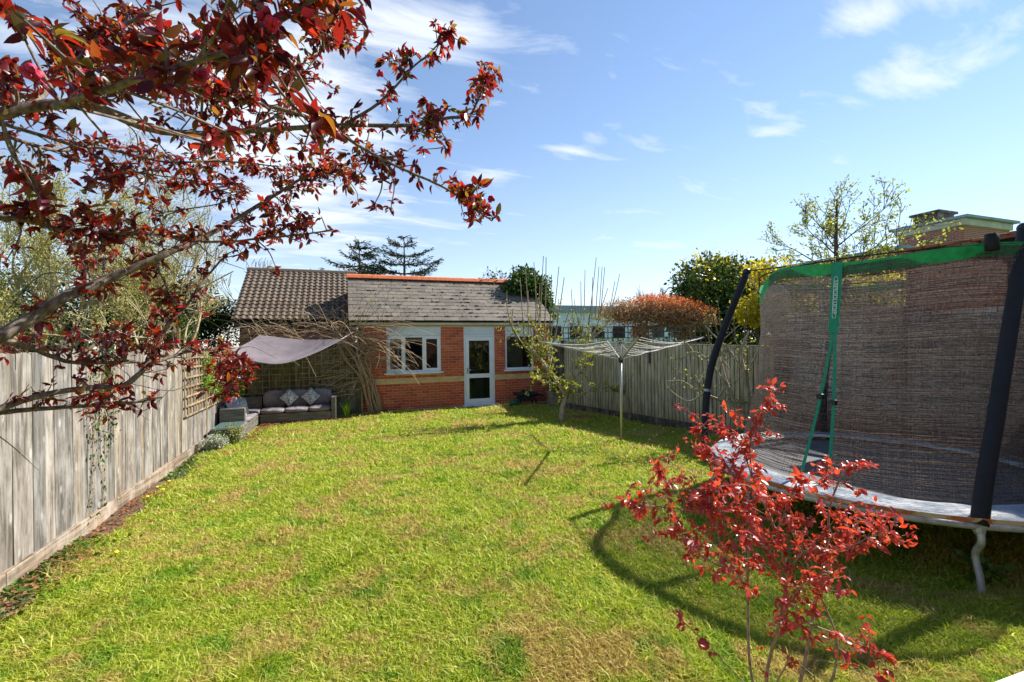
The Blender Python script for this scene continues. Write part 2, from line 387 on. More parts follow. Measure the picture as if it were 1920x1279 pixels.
m, n = newmat('pad_edge'); f = n.noise(n.obj(), 4, 5, .65); n.out(n.bsdf(n.mix(n.ramp(f, [(.45, 0.), (.55, 1.)]), '#b9652f', '#c7b393'), .8)); MAT['pad_edge'] = m
# rattan: woven strips
m, n = newmat('rattan'); o = n.pos()
s_ = n.n('ShaderNodeSeparateXYZ', {0: o}); hrow = n.math('FRACT', n.math('MULTIPLY', s_.outputs[2], 42.))
hs = n.math('ADD', s_.outputs[0], s_.outputs[1]); vcol = n.math('FRACT', n.math('MULTIPLY', hs, 22.))
ns = n.noise(n.map(o, (4, 4, 60)), 1., 4, .6)
c = n.mix(n.ramp(ns, [(.35, 0.), (.65, 1.)]), '#4f4a44', '#8b857a'); c = n.mix(n.ramp(vcol, [(.0, .6), (.18, 0.)]), c, '#2f2b28')
hh = n.ramp(hrow, [(0, 0.), (.3, 1.), (.7, 1.), (1., 0.)])
c = n.mix(n.ramp(hrow, [(0, .75), (.2, 0.), (.85, 0.), (1, .75)]), c, '#26221f')
n.out(n.bsdf(c, .6, n.bump(hh, .6, .008))); MAT['rattan'] = m
def cloth(name, a, b, sc):
    m, n = newmat(name); f = n.noise(n.obj(), sc, 5, .6); n.out(n.bsdf(n.mix(n.ramp(f, [(.35, 0.), (.65, 1.)]), a, b), .9, n.bump(n.noise(n.obj(), 260, 2), .15, .002))); MAT[name] = m
cloth('cushion_grey', '#6d6468', '#8d8487', 5); cloth('sail', '#5f565b', '#72686d', 2.2); cloth('cushion_blue', '#7d8694', '#9aa3b0', 6)
m, n = newmat('cushion_print'); v = n.n('ShaderNodeTexVoronoi', {'Vector': n.obj(), 'Scale': 34.}, feature='DISTANCE_TO_EDGE').outputs[0]
f = n.noise(n.obj(), 26, 4, .7, 1.5)
n.out(n.bsdf(n.mix(n.ramp(n.math('ADD', n.math('MULTIPLY', v, 1.5), f), [(.58, 0.), (.7, 1.)]), '#24272c', '#d9dadb'), .9)); MAT['cushion_print'] = m
m, n = newmat('pane'); fr = n.n('ShaderNodeFresnel', {'IOR': 1.5})
n.out(n.n('ShaderNodeMixShader', {0: n.math('ADD', fr, .02), 1: n.n('ShaderNodeBsdfTransparent', {'Color': (.75, .8, .8, 1)}), 2: n.n('ShaderNodeBsdfGlossy', {'Color': (1, 1, 1, 1), 'Roughness': .01})})); MAT['pane'] = m
m, n = newmat('glass_top'); n.out(n.bsdf('#5d7672', .12)); MAT['glass_top'] = m

# ------------------------------------------------------------------ foliage helpers
T_ = np.array([0, .25, .5, .75, 1.]); W_ = np.array([0, .19, .24, .17, 0.])
def leaf_template(fold=.3, curl=.18, wide=1.):
    mid = np.c_[np.zeros(5), T_, -curl*T_**2]; lf = np.c_[-W_*wide, T_, -curl*T_**2 + W_*fold][1:4]; rg = np.c_[W_*wide, T_, -curl*T_**2 + W_*fold][1:4]
    v = np.vstack([mid, lf, rg]); f = []
    f += [(0, 1, 5), (1, 2, 6), (1, 6, 5), (2, 3, 7), (2, 7, 6), (3, 4, 7)]
    f += [(0, 8, 1), (1, 9, 2), (1, 8, 9), (2, 10, 3), (2, 9, 10), (3, 10, 4)]
    return v, np.array(f)
LT = leaf_template()
DT = (np.array([(0, 0, 0), (.3, .45, .06), (0, 1, -.05), (-.3, .45, .06)]), np.array([(0, 1, 2), (0, 2, 3)]))      # two triangles
def frames(dirs, roll=None):
    """rotation matrices with +Y along dirs"""
    d = dirs/(np.linalg.norm(dirs, axis=1, keepdims=True)+1e-9)
    a = rng.normal(size=d.shape) if roll is None else roll
    x = np.cross(d, a); x /= (np.linalg.norm(x, axis=1, keepdims=True)+1e-9); z = np.cross(x, d)
    return np.stack([x, d, z], axis=2)
def scatter(tpl, P, Rm, sz):
    v, f = tpl; k = len(v); sz = np.asarray(sz); sz = sz[:, None, None] if sz.ndim == 1 else sz[:, None, :]
    V = np.einsum('nij,nkj->nki', Rm, v[None]*sz) + P[:, None, :]
    Fc = f[None] + (np.arange(len(P))*k)[:, None, None]
    return V.reshape(-1, 3), Fc.reshape(-1, 3)
def put_tris(name, v, f, mat, parent=None, kind='stuff', base=(0, 0, 0), **kw):
    off = OFF[parent] if parent is not None else np.array(base, float)
    me = tris_mesh(name, v-off, f); me.materials.append(MAT[mat]); o = bpy.data.objects.new(name, me); COL.objects.link(o)
    if parent is not None: o.parent = parent
    else: o.location = off
    OFF[o] = off
    return setp(o, kind=kind, **kw)
def clump_points(ells, N):
    """points inside many ellipsoids, biased to their skins"""
    vol = np.array([e[1][0]*e[1][1]*e[1][2] for e in ells])**(2/3); idx = rng.choice(len(ells), N, p=vol/vol.sum())
    C_ = np.array([e[0] for e in ells])[idx]; Rr = np.array([e[1] for e in ells])[idx]
    d = rng.normal(size=(N, 3)); d /= np.linalg.norm(d, axis=1, keepdims=True)
    rr = rng.random(N)**.33; rr = .55*rr+.45*np.sqrt(rr); rr *= rng.uniform(.85, 1.12, N)
    return C_ + d*Rr*rr[:, None], d
def lumps(c, r, k, lump=(.3, .5), zmin=None):
    """small ellipsoids spread through a big one: an uneven crown"""
    out = []
    for _ in range(k):
        d = unit(rng.normal(size=3)); q = np.array(c) + d*np.array(r)*rng.uniform(.25, .82)
        if zmin is not None and q[2] < zmin: q[2] = zmin + rng.random()*.3
        s_ = rng.uniform(*lump)*min(r[0], r[2]); out.append((q, np.array([s_*1.15, s_*1.15, s_*.9])))
    return out
def crown(name, ells, N, size, mat, parent, droop=0., tpl=DT, **kw):
    P, d = clump_points(ells, N); dirs = d*.8 + rng.normal(size=d.shape)*.7; dirs[:, 2] -= droop
    v, f = scatter(tpl, P, frames(dirs), rng.uniform(size*.65, size*1.35, N))
    return put_tris(name, v, f, mat, parent, **kw)
def branch_tree(base, h, spread, levels=4, r=.06, seed=1, up_=.25, kids=(3, 4), trunk=.35, lean=(0, 0), taper=.62, dev=(.3, .8)):
    rd = np.random.default_rng(seed); polys = []; tips = []
    def grow(p, d, L, rad, lv):
        k = 4; pts = [p]; q = p.copy(); dd = d.copy()
        for _ in range(k):
            dd = unit(dd + rd.normal(size=3)*.13 + np.array([0, 0, up_*.12])); q = q + dd*L/k; pts.append(q.copy())
        polys.append((np.array(pts), np.linspace(rad, rad*taper, k+1)))
        if lv == 0: tips.append(np.array(pts)); return
        for c in range(rd.integers(kids[0], kids[1]+1)):
            t = rd.uniform(.45, 1.) if c else 1.; j = min(k, int(t*k+.5)); s_ = rd.normal(size=3); s_ -= dd*(s_@dd); s_ = unit(s_)
            nd = unit(dd*math.cos(rd.uniform(*dev)) + s_*math.sin(rd.uniform(*dev))*spread + np.array([0, 0, up_*.5]))
            grow(pts[j], nd, L*rd.uniform(.55, .82), rad*rd.uniform(.5, .66), lv-1)
    grow(np.array(base, float), unit(np.array([lean[0], lean[1], 1.])), h*trunk, r, levels)
    return polys, tips
def wood_mesh(polys, k=5, kmin=3, rmin=.0):
    mb = MB()
    for P, rad in polys: mb.tube(P, np.maximum(rad, rmin), k if rad[0] > .012 else kmin, cap=False)
    return mb

# ================================================================== SETTING
FX = -2.54                                    # left fence line
HY = 12.93                                    # front wall of the brick outbuilding
ra, rb = np.array([5.72, 11.45, 0]), np.array([7.10, 5.95, 0])          # right fence line
mb = MB().add([(-400, -400, -.03), (400, -400, -.03), (400, 400, -.03), (-400, 400, -.03)], [(0, 1, 2, 3)])
put('ground', mb, 'grass_far', kind='structure')
GX = np.linspace(-2.5, 8.2, 60); GY = np.linspace(-2, 12.95, 80)
def gz(x, y): return .012*np.sin(x*2.1+y*1.3)+.010*np.sin(x*.7-y*2.3+1)+.008*np.sin(3.1*y+.4*x)
mb = MB().grid([[(x, y, gz(x, y)) for y in GY] for x in GX]); put('lawn', mb, 'lawn_soil', kind='structure', smooth=True)
mb = MB().grid([[(x, y, gz(x, y)+.012+.012*math.sin(y*5)*(x < -2.3)-(.02 if x > -2.2+.06*math.sin(y*3.1) else 0)) for y in np.linspace(1, 12.9, 70)] for x in np.linspace(-2.5, -2.14+.05, 6)])
put('soil_border', mb, 'soil', kind='structure', smooth=True)

# ---- grass blades (nobody could count them)
def in_lawn(x, y):
    xr = ra[0] + (rb[0]-ra[0])*(y-ra[1])/(rb[1]-ra[1])
    return (x > -2.3+.07*np.sin(y*3.3)+.05*np.sin(y*9)) & (x < np.where(y > 5.9, xr-.12, 7.4)) & (y < 12.78) & ~((x < 0.1) & (y > 11.9)) & ~((x < -1.92) & (y > 9.95))
NB = 900000
D_ = 1.95*np.exp(rng.random(NB)*math.log(13.5/1.95)); uu = rng.uniform(-1.2, 1.2, NB)
bx = fw[0]*D_ + r0[0]*uu*D_; by = fw[1]*D_ + r0[1]*uu*D_
keep = in_lawn(bx, by) & (rng.random(NB) < np.clip((D_/2.6)**.25, .0, 1)); bx, by, D_ = bx[keep], by[keep], D_[keep]
def vnoise(x, y, s, sd):
    rr = np.random.default_rng(sd); o = np.zeros_like(x)
    for k in range(6):
        a = rr.uniform(0, 6.28); fq = s*rr.uniform(.6, 1.7); o += np.sin((x*math.cos(a)+y*math.sin(a))*fq + rr.uniform(0, 6.28))
    return o/6
under = np.hypot(bx-5.35, by-3.26) < 1.55
hgt = (.030 + .014*vnoise(bx, by, 4, 3) + .016*np.clip(vnoise(bx, by, 1.6, 5), 0, 1))*rng.uniform(.55, 1.5, len(bx))*(1+.035*D_)
tall = (rng.random(len(bx)) < .03) | ((vnoise(bx, by, 7, 9) > .42) & (rng.random(len(bx)) < .5)); hgt[tall] *= 1.75
thin = (rng.random(len(bx)) < .72) & under; hgt[thin] *= .3
wd = (.0016 + .00105*D_)*rng.uniform(.7, 1.3, len(bx))
a = rng.uniform(0, 6.283, len(bx)); la = rng.uniform(0, 6.283, len(bx)); ln = rng.uniform(.2, 1.6, len(bx))*hgt
b0 = np.c_[bx, by, gz(bx, by)-.004]; side = np.c_[np.cos(a), np.sin(a), np.zeros_like(a)]*wd[:, None]; lean = np.c_[np.cos(la)*ln, np.sin(la)*ln, np.zeros_like(a)]
mid = b0 + lean*.35 + np.c_[a*0, a*0, hgt*.62]; tip = b0 + lean + np.c_[a*0, a*0, hgt*.95]
V = np.stack([b0-side, b0+side, mid-side*.75, mid+side*.75, tip], 1).reshape(-1, 3)
Fc = (np.array([(0, 1, 3), (0, 3, 2), (2, 3, 4)])[None] + (np.arange(len(bx))*5)[:, None, None]).reshape(-1, 3)
put_tris('grass', V, Fc, 'grass', label='short mown lawn grass with straw coloured dry patches')

# ================================================================== LEFT FENCE
fence = thing('timber_fence', (FX, 6, 0), 'tall weathered grey timber board fence lit by the sun, with lattice at its sofa end', 'fence')
W = .148; y = 1.0; pieces = []
board = chamfer_box('board', 1, 1, 1, .025, 'fence_grey')
i = 0
while y < 12.86:
    wdt = W*random.uniform(.82, 1.12); zt = 1.86 + random.uniform(-.006, .006) - .004*max(0, y-5)
    z0 = .15; h = zt-z0
    tilt = random.uniform(-.010, .010)
    th = .02; xx = FX + (.0025 if i % 2 else -.0025)
    # local -Y of the piece faces +X
    inst('board', board, fence, mtx((0, wdt+.006, 0), (-th, 0, 0), (0, tilt*h, h), (xx, y+wdt/2, z0+h/2)))
    y += wdt; i += 1
for k in range(7):
    y0 = 1+k*1.83
    put('gravel_board', MB().box(FX-.03, FX+.045, y0+.004, min(y0+1.826, 12.86), -.02, .152), 'gravel_board', fence, bevel=.006)
for z in (.4, 1.0, 1.6): put('rail', MB().box(FX-.09, FX-.022, 1, 12.86, z, z+.07), 'post_dark', fence)
for k in range(1, 7): put('post', MB().box(FX-.12, FX-.022, 1+k*1.83-.05, 1+k*1.83+.05, -.02, 1.84), 'post_dark', fence)

def lattice(name, p0, p1, z0, z1, step, lw, mat, label, cat, outn, framed=True):
    p0 = np.array(p0, float); p1 = np.array(p1, float); d = p1-p0; L = np.linalg.norm(d); d /= L; outn = np.array(outn, float)
    t = thing(name, (p0+p1)/2*np.array([1, 1, 0])+np.array([0, 0, 0]), label, cat)
    lath = chamfer_box('slat', 1, 1, 1, .08, mat)
    m_ = int(round(L/step)); 
    for k in range(m_+1):
        c = p0 + d*(L*k/m_) + outn*.006 + np.array([0, 0, (z0+z1)/2])
        j = random.uniform(-.004, .004); inst('slat', lath, t, mtx(d*lw, -outn*.014, np.array([0, 0, z1-z0])+d*j*4, c))
    kk = int(round((z1-z0)/step))
    for k in range(kk+1):
        c = (p0+p1)/2 + outn*.021 + np.array([0, 0, z0+(z1-z0)*k/kk+random.uniform(-.004, .004)])
        inst('slat', lath, t, mtx(d*L, -outn*.014, (0, 0, lw), c))
    return t
lattice('trellis', (FX+.034, 8.85, 0), (FX+.034, 10.7, 0), .73, 1.84, .155, .03, 'lath_tan', 'tan wooden trellis panel fixed on the grey board fence', 'trellis', (1, 0, 0))
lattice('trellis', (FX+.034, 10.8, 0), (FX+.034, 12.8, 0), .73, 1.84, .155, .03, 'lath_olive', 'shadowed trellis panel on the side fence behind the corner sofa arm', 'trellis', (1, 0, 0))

# ================================================================== BACK FENCE BEHIND THE SOFA
bf = thing('board_fence', (-1.1, HY, 0), 'olive brown board fence behind the corner sofa under the shade sail', 'fence')
bb = chamfer_box('board', 1, 1, 1, .06, 'fence_olive'); x = -2.5; i = 0
while x < .34:
    wdt = min(.125*random.uniform(.9, 1.1), .35-x)
    if wdt < .03: break
    inst('board', bb, bf, mtx((wdt+.004, 0, 0), (0, .02, 0), (0, 0, 1.92), (x+wdt/2, HY+(.004 if i % 2 else -.006), .96))); x += wdt; i += 1
put('post', MB().box(.345, .40, HY-.09, HY-.012, 0, 1.7), 'lath_olive', bf, bevel=.004)
lattice('trellis', (-2.45, HY-.022, 0), (.3, HY-.022, 0), .66, 1.9, .152, .024, 'lath_olive', 'olive trellis of square lattice on the fence behind the sofa', 'trellis', (0, -1, 0))

# ================================================================== BRICK OUTBUILDING
hx0, hx1, hd = .40, 5.93, 4.1
house = thing('brick_outbuilding', (3.2, HY+2, 0), 'low red brick outbuilding with slate roof, white window and glazed door', 'building')
openings = [(1.03, 2.54, 1.04, 2.335), (3.21, 4.15, .03, 2.335), (4.49, 5.41, 1.02, 2.335)]
mort = MB(); xs = sorted({hx0, hx1, *[o[0] for o in openings], *[o[1] for o in openings]})
for a_, b_ in zip(xs[:-1], xs[1:]):
    op = [o for o in openings if o[0] <= a_ and b_ <= o[1]]
    segs = [(-.05, 2.4)] if not op else [(-.05, op[0][2]), (op[0][3], 2.4)]
    for z0, z1 in segs: mort.box(a_, b_, HY+.008, HY+.20, z0, z1)
put('wall', mort, 'mortar', house)
side = MB().box(hx0, hx0+.2, HY+.2, HY+hd, -.05, 2.4).box(hx1-.2, hx1, HY+.2, HY+hd, -.05, 2.4).box(hx0+.2, hx1-.2, HY+hd-.2, HY+hd, -.05, 2.4)
put('wall', side, 'brick_far_x', house)
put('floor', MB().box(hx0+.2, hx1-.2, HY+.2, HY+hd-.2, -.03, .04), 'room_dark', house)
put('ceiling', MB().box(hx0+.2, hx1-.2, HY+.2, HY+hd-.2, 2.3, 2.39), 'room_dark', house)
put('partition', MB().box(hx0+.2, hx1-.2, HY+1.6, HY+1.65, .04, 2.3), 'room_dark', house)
brick = chamfer_box('brick', .215, .06, .065, .004, 'brick_red'); brickb = chamfer_box('brick', .215, .06, .065, .004, 'brick_buff')
BR = []
for k in range(-1, 32):
    zc = .0375+.075*k+.002
    if zc+.035 > 2.395: break
    x = hx0 - (.1125 if k % 2 else 0)
    while x < hx1:
        a_, b_ = max(x+.005, hx0), min(x+.22, hx1); x += .225
        segs = [(a_, b_)]
        for (o0, o1, z0, z1) in openings:
            if zc+.03 > z0 and zc-.03 < z1:
                ns_ = []
                for (p, q) in segs:
                    if q <= o0 or p >= o1: ns_.append((p, q)); continue
                    if p < o0: ns_.append((p, o0))
                    if q > o1: ns_.append((o1, q))
                segs = ns_
        for p, q in segs:
            if q-p > .03: BR.append((p, q, zc, k in (10, 11)))
BR.sort(key=lambda b: -(min(b[1]-b[0], .2)) + .01*abs(b[0]-2.5)*.1)
def brick_m(b): return mtx(((b[1]-b[0])/.215, 0, 0), (0, 1, 0), (0, 0, 1), ((b[0]+b[1])/2, HY+.03+random.uniform(-.0015, .002), b[2]))
for b in BR[:300]: inst('brick', brickb if b[3] else brick, house, brick_m(b))
for flag, mt in ((False, 'brick_red'), (True, 'brick_buff')):
    tv = np.array([v.co[:] for v in brick.vertices]); mb = MB(); fs = [tuple(p.vertices) for p in brick.polygons]
    for b in BR[300:]:
        if b[3] == flag:
            M = brick_m(b); mb.add(tv@M[:3, :3].T+M[:3, 3], fs)
    if mb.nv: put('brick_courses', mb, mt, house, kind='stuff')
put('plinth', MB().box(hx0, 3.1, HY-.02, HY-.001, -.04, .03).box(4.25, hx1, HY-.02, HY-.001, -.04, .03), 'mortar', house)

def frame(mb, x0, x1, z0, z1, wv_, wh, y0, y1):
    mb.box(x0, x0+wv_, y0, y1, z0, z1).box(x1-wv_, x1, y0, y1, z0, z1).box(x0+wv_, x1-wv_, y0, y1, z0, z0+wh).box(x0+wv_, x1-wv_, y0, y1, z1-wh, z1)
def window(x0, x1, z0, z1, cuts):
    wn = put('window', (lambda m_: (frame(m_, x0, x1, z0+.02, z1, .045, .045, HY+.02, HY+.09), m_)[1])(MB()), 'upvc', house, bevel=.004)
    xs_ = [x0+.045]+[x0+(x1-x0)*c for c in cuts]+[x1-.045]
    for k in range(len(xs_)-1):
        a_, b_ = xs_[k]+(.02 if k else 0), xs_[k+1]-(.02 if k < len(xs_)-2 else 0)
        opening = len(cuts) == 2 and k != 1
        if k: put('mullion', MB().box(xs_[k]-.02, xs_[k]+.02, HY+.022, HY+.088, z0+.066, z1-.046), 'upvc', wn, bevel=.003)
        ins_ = .055 if opening else .012
        m_ = MB(); frame(m_, a_, b_, z0+.066, z1-.046, ins_, ins_, HY+(.012 if opening else .035), HY+.08)
        put('sash', m_, 'upvc', wn, bevel=.003)
        put('pane', MB().box(a_+ins_-.004, b_-ins_+.004, HY+.05, HY+.056, z0+.062+ins_, z1-.042-ins_), 'pane', wn)
    put('sill', MB().box(x0-.055, x1+.055, HY-.075, HY+.06, z0-.022, z0+.018), 'upvc', wn, bevel=.005)
    return wn
w1 = window(1.03, 2.54, 1.04, 2.09, (.32, .675))
put('head_panel', MB().box(1.03, 2.54, HY+.004, HY+.05, 2.093, 2.335), 'panel_white', house, bevel=.003)
w2 = window(4.49, 5.41, 1.02, 2.09, ())
put('head_panel', MB().box(4.49, 5.41, HY+.004, HY+.05, 2.093, 2.335), 'panel_white', house, bevel=.003)
put('head_panel', MB().box(3.21, 4.15, HY+.004, HY+.05, 2.093, 2.335), 'panel_white', house, bevel=.003)
dm = MB(); frame(dm, 3.21, 4.15, .05, 2.09, .05, .05, HY+.012, HY+.09)
door = put('door', dm, 'upvc', house, bevel=.004, label='white door with two glass panes')
lm = MB(); frame(lm, 3.265, 4.095, .105, 2.035, .10, .11, HY+.004, HY+.07); lm.box(3.365, 3.995, HY+.005, HY+.069, .83, .95)
put('door_leaf', lm, 'upvc', door, bevel=.004)
put('pane', MB().box(3.36, 4.0, HY+.035, HY+.041, .21, .835), 'pane', door); put('pane', MB().box(3.36, 4.0, HY+.035, HY+.041, .945, 1.93), 'pane', door)
put('handle', MB().box(3.30, 3.33, HY-.008, HY+.006, .96, 1.14).box(3.30, 3.41, HY-.04, HY-.02, 1.06, 1.085).box(3.305, 3.325, HY-.03, HY-.006, 1.06, 1.085), 'steel', door)
put('threshold', MB().box(3.14, 4.26, HY-.10, HY+.06, -.012, .045), 'upvc', door, bevel=.006)
G = [[(x, HY+.22+.025*math.sin(x*55), z) for z in (1.0, 1.6, 1.95)] for x in np.linspace(1.22, 1.42, 14)]
put('curtain', MB().grid(G), 'blue_cloth', house, smooth=True)
G = [[(x, HY+.26+.025*math.sin(x*50), z) for z in (1.0, 1.4, 1.75)] for x in np.linspace(1.10, 1.2, 8)]
put('curtain', MB().grid(G), 'white_paint', house, smooth=True)
# inside: shelves behind the door
put('shelf', MB().box(3.3, 4.1, HY+1.0, HY+1.4, .04, .5).box(3.75, 4.05, HY+.9, HY+1.3, .5, .8), 'blue_cloth', house)
# roof
ey, ez, ry, rz = HY-.15, 2.50, HY+1.97, 3.92
sl = unit([0, ry-ey, rz-ez]); nrm = unit(np.cross([1, 0, 0], sl)); SL = math.hypot(ry-ey, rz-ez); rx0, rx1 = .06, 6.05
rm = MB(); k0 = np.array([0, ey, ez]) - nrm*.05
def rp(x, s_, h=0.): return np.array([x, ey, ez]) + sl*s_ + nrm*h
rm.add([rp(rx0, 0, -.06), rp(rx1, 0, -.06), rp(rx1, SL, -.06), rp(rx0, SL, -.06), rp(rx0, 0, -.012), rp(rx1, 0, -.012), rp(rx1, SL, -.012), rp(rx0, SL, -.012)], [(3, 2, 1, 0), (4, 5, 6, 7), (0, 1, 5, 4), (1, 2, 6, 5), (2, 3, 7, 6), (3, 0, 4, 7)])
by_ = 2*ry-ey
rm.add([(rx0, by_, ez-.05), (rx1, by_, ez-.05), (rx1, ry+.002, rz-.05), (rx0, ry+.002, rz-.05), (rx0, by_, ez), (rx1, by_, ez), (rx1, ry+.002, rz), (rx0, ry+.002, rz)], [(0, 1, 2, 3), (7, 6, 5, 4), (1, 0, 4, 5), (2, 1, 5, 6), (3, 2, 6, 7), (0, 3, 7, 4)])
roof = put('roof', rm, 'underlay', house)
for xg in (hx0, hx1-.2): put('gable', MB().add([(xg, HY+.02, 2.4), (xg, HY+hd, 2.4), (xg, ry, rz-.11), (xg+.2, HY+.02, 2.4), (xg+.2, HY+hd, 2.4), (xg+.2, ry, rz-.11)], [(0, 2, 1), (3, 4, 5), (0, 1, 4, 3), (1, 2, 5, 4), (2, 0, 3, 5)]), 'brick_far_x', house)
slate = chamfer_box('slate', 1, 1, 1, .04, 'slate')
rows = 12; ex = SL/rows
for k in range(rows):
    x = rx0 - (.125 if k % 2 else 0)
    while x < rx1-.02:
        a_, b_ = max(x, rx0), min(x+.25, rx1); x += .25
        if b_-a_ < .05: continue
        g_ = random.uniform(.002, .005) if random.random() < .75 else random.uniform(.006, .02)
        lift = random.uniform(-.002, .005); s0 = k*ex - .006 + random.uniform(-.006, .006); L_ = ex*1.12
        yv = sl*math.cos(.045) - nrm*math.sin(.045); nv = unit(np.cross([1, 0, 0], yv)); tw = random.uniform(-.012, .012)
        c = rp((a_+b_)/2, s0, .012+lift) + yv*L_/2
        inst('slate', slate, roof, mtx(np.array([1, 0, 0])*(b_-a_-g_)+yv*tw*.25, yv*L_, nv*.011, c))
mo = MB()
for _ in range(150):
    k = int(rows*(random.random()**.8)); k = max(1, rows-1-k) if random.random() < .75 else random.randint(1, rows-1)
    c = rp(random.uniform(rx0+.2, 4.9), k*ex-random.uniform(.0, .012), .03); ww = random.choice([.012, .018, .02, .03, .05, .09])
    mo.ell((c[0], c[1], c[2]), (ww, .014, .012), 6, 4)
put('moss', mo, 'moss', roof, kind='stuff')
x = rx0-.03
while x < rx1:
    L_ = .455; Gd = []
    for u_ in (0, 1):
        rr_ = .165+(.006 if u_ else 0); Gd.append([(x+u_*(L_-.006), ry+math.sin(t)*rr_, rz-.02+math.cos(t)*rr_*.82) for t in (-1.5, -.75, -.22, .22, .75, 1.5)])
    Gi = [[(p[0], ry+(p[1]-ry)*.86, p[2]-.018) for p in row] for row in Gd]
    put('ridge_tile', MB().grid(Gd).grid([Gi[1], Gi[0]]).grid([Gd[0], Gi[0]]).grid([Gi[1], Gd[1]]), 'ridge_clay', roof, smooth=False); x += L_
put('fascia', MB().box(rx0+.02, rx1-.02, HY-.10, HY-.07, 2.385, 2.475).box(rx0+.02, rx1-.02, HY-.0695, HY+.0, 2.386, 2.40), 'fascia', house, bevel=.003)
put('gutter', MB().box(rx0+.04, rx1-.04, HY-.068, HY+.0, 2.402, 2.47), 'gutter_dark', house)

# ================================================================== NEIGHBOUR'S GARAGE (brown pantiles)
ng = thing('garage', (-1.7, 16.5, 0), 'brick garage with ribbed brown pantile roof behind the bare climber', 'building')
gx0, gx1, gey, gez, gry, grz = -2.95, .36, 14.3, 2.58, 16.6, 4.28
put('wall', MB().box(gx0+.15, gx1-.1, 14.55, 18.6, 0, 2.62), 'brick_far_y', ng)
gs = unit([0, gry-gey, grz-gez]); gn = unit(np.cross([1, 0, 0], gs)); gL = math.hypot(gry-gey, grz-gez)
R_ = 15; exg = gL/R_; nx = int((gx1-gx0)/.165); prof = [(0, 0), (.3, .012), (.5, .034), (.72, .036), (.88, .014), (1, 0)]
mb = MB()
for k in range(R_):
    V0 = []; V1 = []; V2 = []
    for i in range(nx):
        for (pu, ph) in prof[:-1]:
            x = gx0+(i+pu)*.165; j = random.uniform(-.004, .004)
            b_ = np.array([x, gey, gez]); s0 = k*exg
            V0.append(b_+gs*(s0+j)+gn*(ph+.0)); V1.append(b_+gs*(s0+j)+gn*(ph+.034)); V2.append(b_+gs*(s0+exg*1.05)+gn*(ph+.004))
    mb.grid([[V0[q], V1[q], V2[q]] for q in range(len(V0))])
rt_ = put('roof', mb, 'pantile', ng)
rt_['kind'] = 'stuff'
put('roof_deck', MB().add([(gx0, gey, gez-.05), (gx1, gey, gez-.05), (gx1, gry, grz-.05), (gx0, gry, grz-.05), (gx0, 2*gry-gey, gez-.05), (gx1, 2*gry-gey, gez-.05)], [(0, 1, 2, 3), (3, 2, 5, 4)]), 'underlay', ng)
put('gable', MB().add([(gx0+.15, 14.55, 2.6), (gx0+.15, 18.6, 2.6), (gx0+.15, gry, grz-.12), (gx1-.1, 14.55, 2.6), (gx1-.1, 18.6, 2.6), (gx1-.1, gry, grz-.12)], [(0, 2, 1), (3, 4, 5)]), 'brick_far_x', ng)
put('ridge', MB().tube([(gx0, gry, grz+.0), (gx1, gry, grz+.0)], .1, 8), 'pantile', ng)
put('fascia', MB().box(gx0+.05, gx1, gey+.03, gey+.06, gez-.2, gez-.03), 'gutter_dark', ng)

# ================================================================== RIGHT FENCE
rf = thing('closeboard_fence', ((ra+rb)/2).tolist(), 'grey green closeboard fence in shade behind the rotary clothes dryer', 'fence')
d = unit(rb-ra); L = np.linalg.norm(rb-ra); nr = unit(np.array([d[1], -d[0], 0])); nr = nr if nr[0] < 0 else -nr
cb = chamfer_box('board', 1, 1, 1, .07, 'fence_right'); s_ = 0; i = 0
while s_ < L-.02:
    wdt = .092*random.uniform(.9, 1.12); zt = 1.86-.13*(s_/L)+random.uniform(-.004, .004)
    yaw_ = .16; dd = unit(d*math.cos(yaw_)+nr*math.sin(yaw_)); c = ra + d*(s_+wdt/2) + nr*random.uniform(-.002, .003)
    inst('board', cb, rf, mtx(dd*(wdt*.88), -nr*.016, (d[0]*random.uniform(-.008, .008), 0, zt-.16), (c[0], c[1], .16+(zt-.16)/2))); s_ += wdt; i += 1
put('gravel_board', MB().bar(ra+np.array([0, 0, .07]), rb+np.array([0, 0, .07]), .035, .17), 'post_dark', rf)
put('gap_shade_backing', MB().bar(ra+np.array([0, 0, .9])-nr*.03, rb+np.array([0, 0, .86])-nr*.03, .012, 1.66), 'post_dark', rf)  # dark sheet added to deepen the shade in the board gaps
put('cap_rail', MB().bar(ra+np.array([0, 0, 1.872]), rb+np.array([0, 0, 1.742]), .05, .02), 'fence_right', rf)
put('post', MB().box(ra[0]-.07, ra[0]+.05, ra[1], ra[1]+.1, 0, 1.9), 'post_dark', rf)
for s_ in (.25, .5, .75, 1.): 
    c = ra+d*L*s_-nr*.07; put('post', MB().box(c[0]-.05, c[0]+.05, c[1]-.05, c[1]+.05, 0, 1.75), 'post_dark', rf)
rf2 = thing('board_fence', (5.95, 12.2, 0), 'short dark board fence filling the gap beside the outbuilding corner', 'fence')
y = 11.58; i = 0; cb2 = chamfer_box('board', 1, 1, 1, .07, 'post_dark')
while y < 12.85:
    inst('board', cb2, rf2, mtx((.01, .1, 0), (-.018, 0, 0), (0, 0, 1.75), (5.86+.09*(y-11.58)+(.006 if i % 2 else 0), y+.05, .875))); y += .1; i += 1
lattice('trellis', (6.35, 13.1, 0), (10.4, 10.9, 0), 1.78, 2.3, .155, .028, 'lath_dark', 'dark square trellis topping the fence beyond the clothes dryer', 'trellis', unit([-2.2, -4.05, 0]))
tf = thing('trellis_fence', (8.4, 12, 0), 'dark timber fence carrying the trellis beyond the clothes dryer', 'fence')
put('panel', MB().bar((6.35, 13.13, .88), (10.4, 10.93, .88), .03, 1.78), 'post_dark', tf)
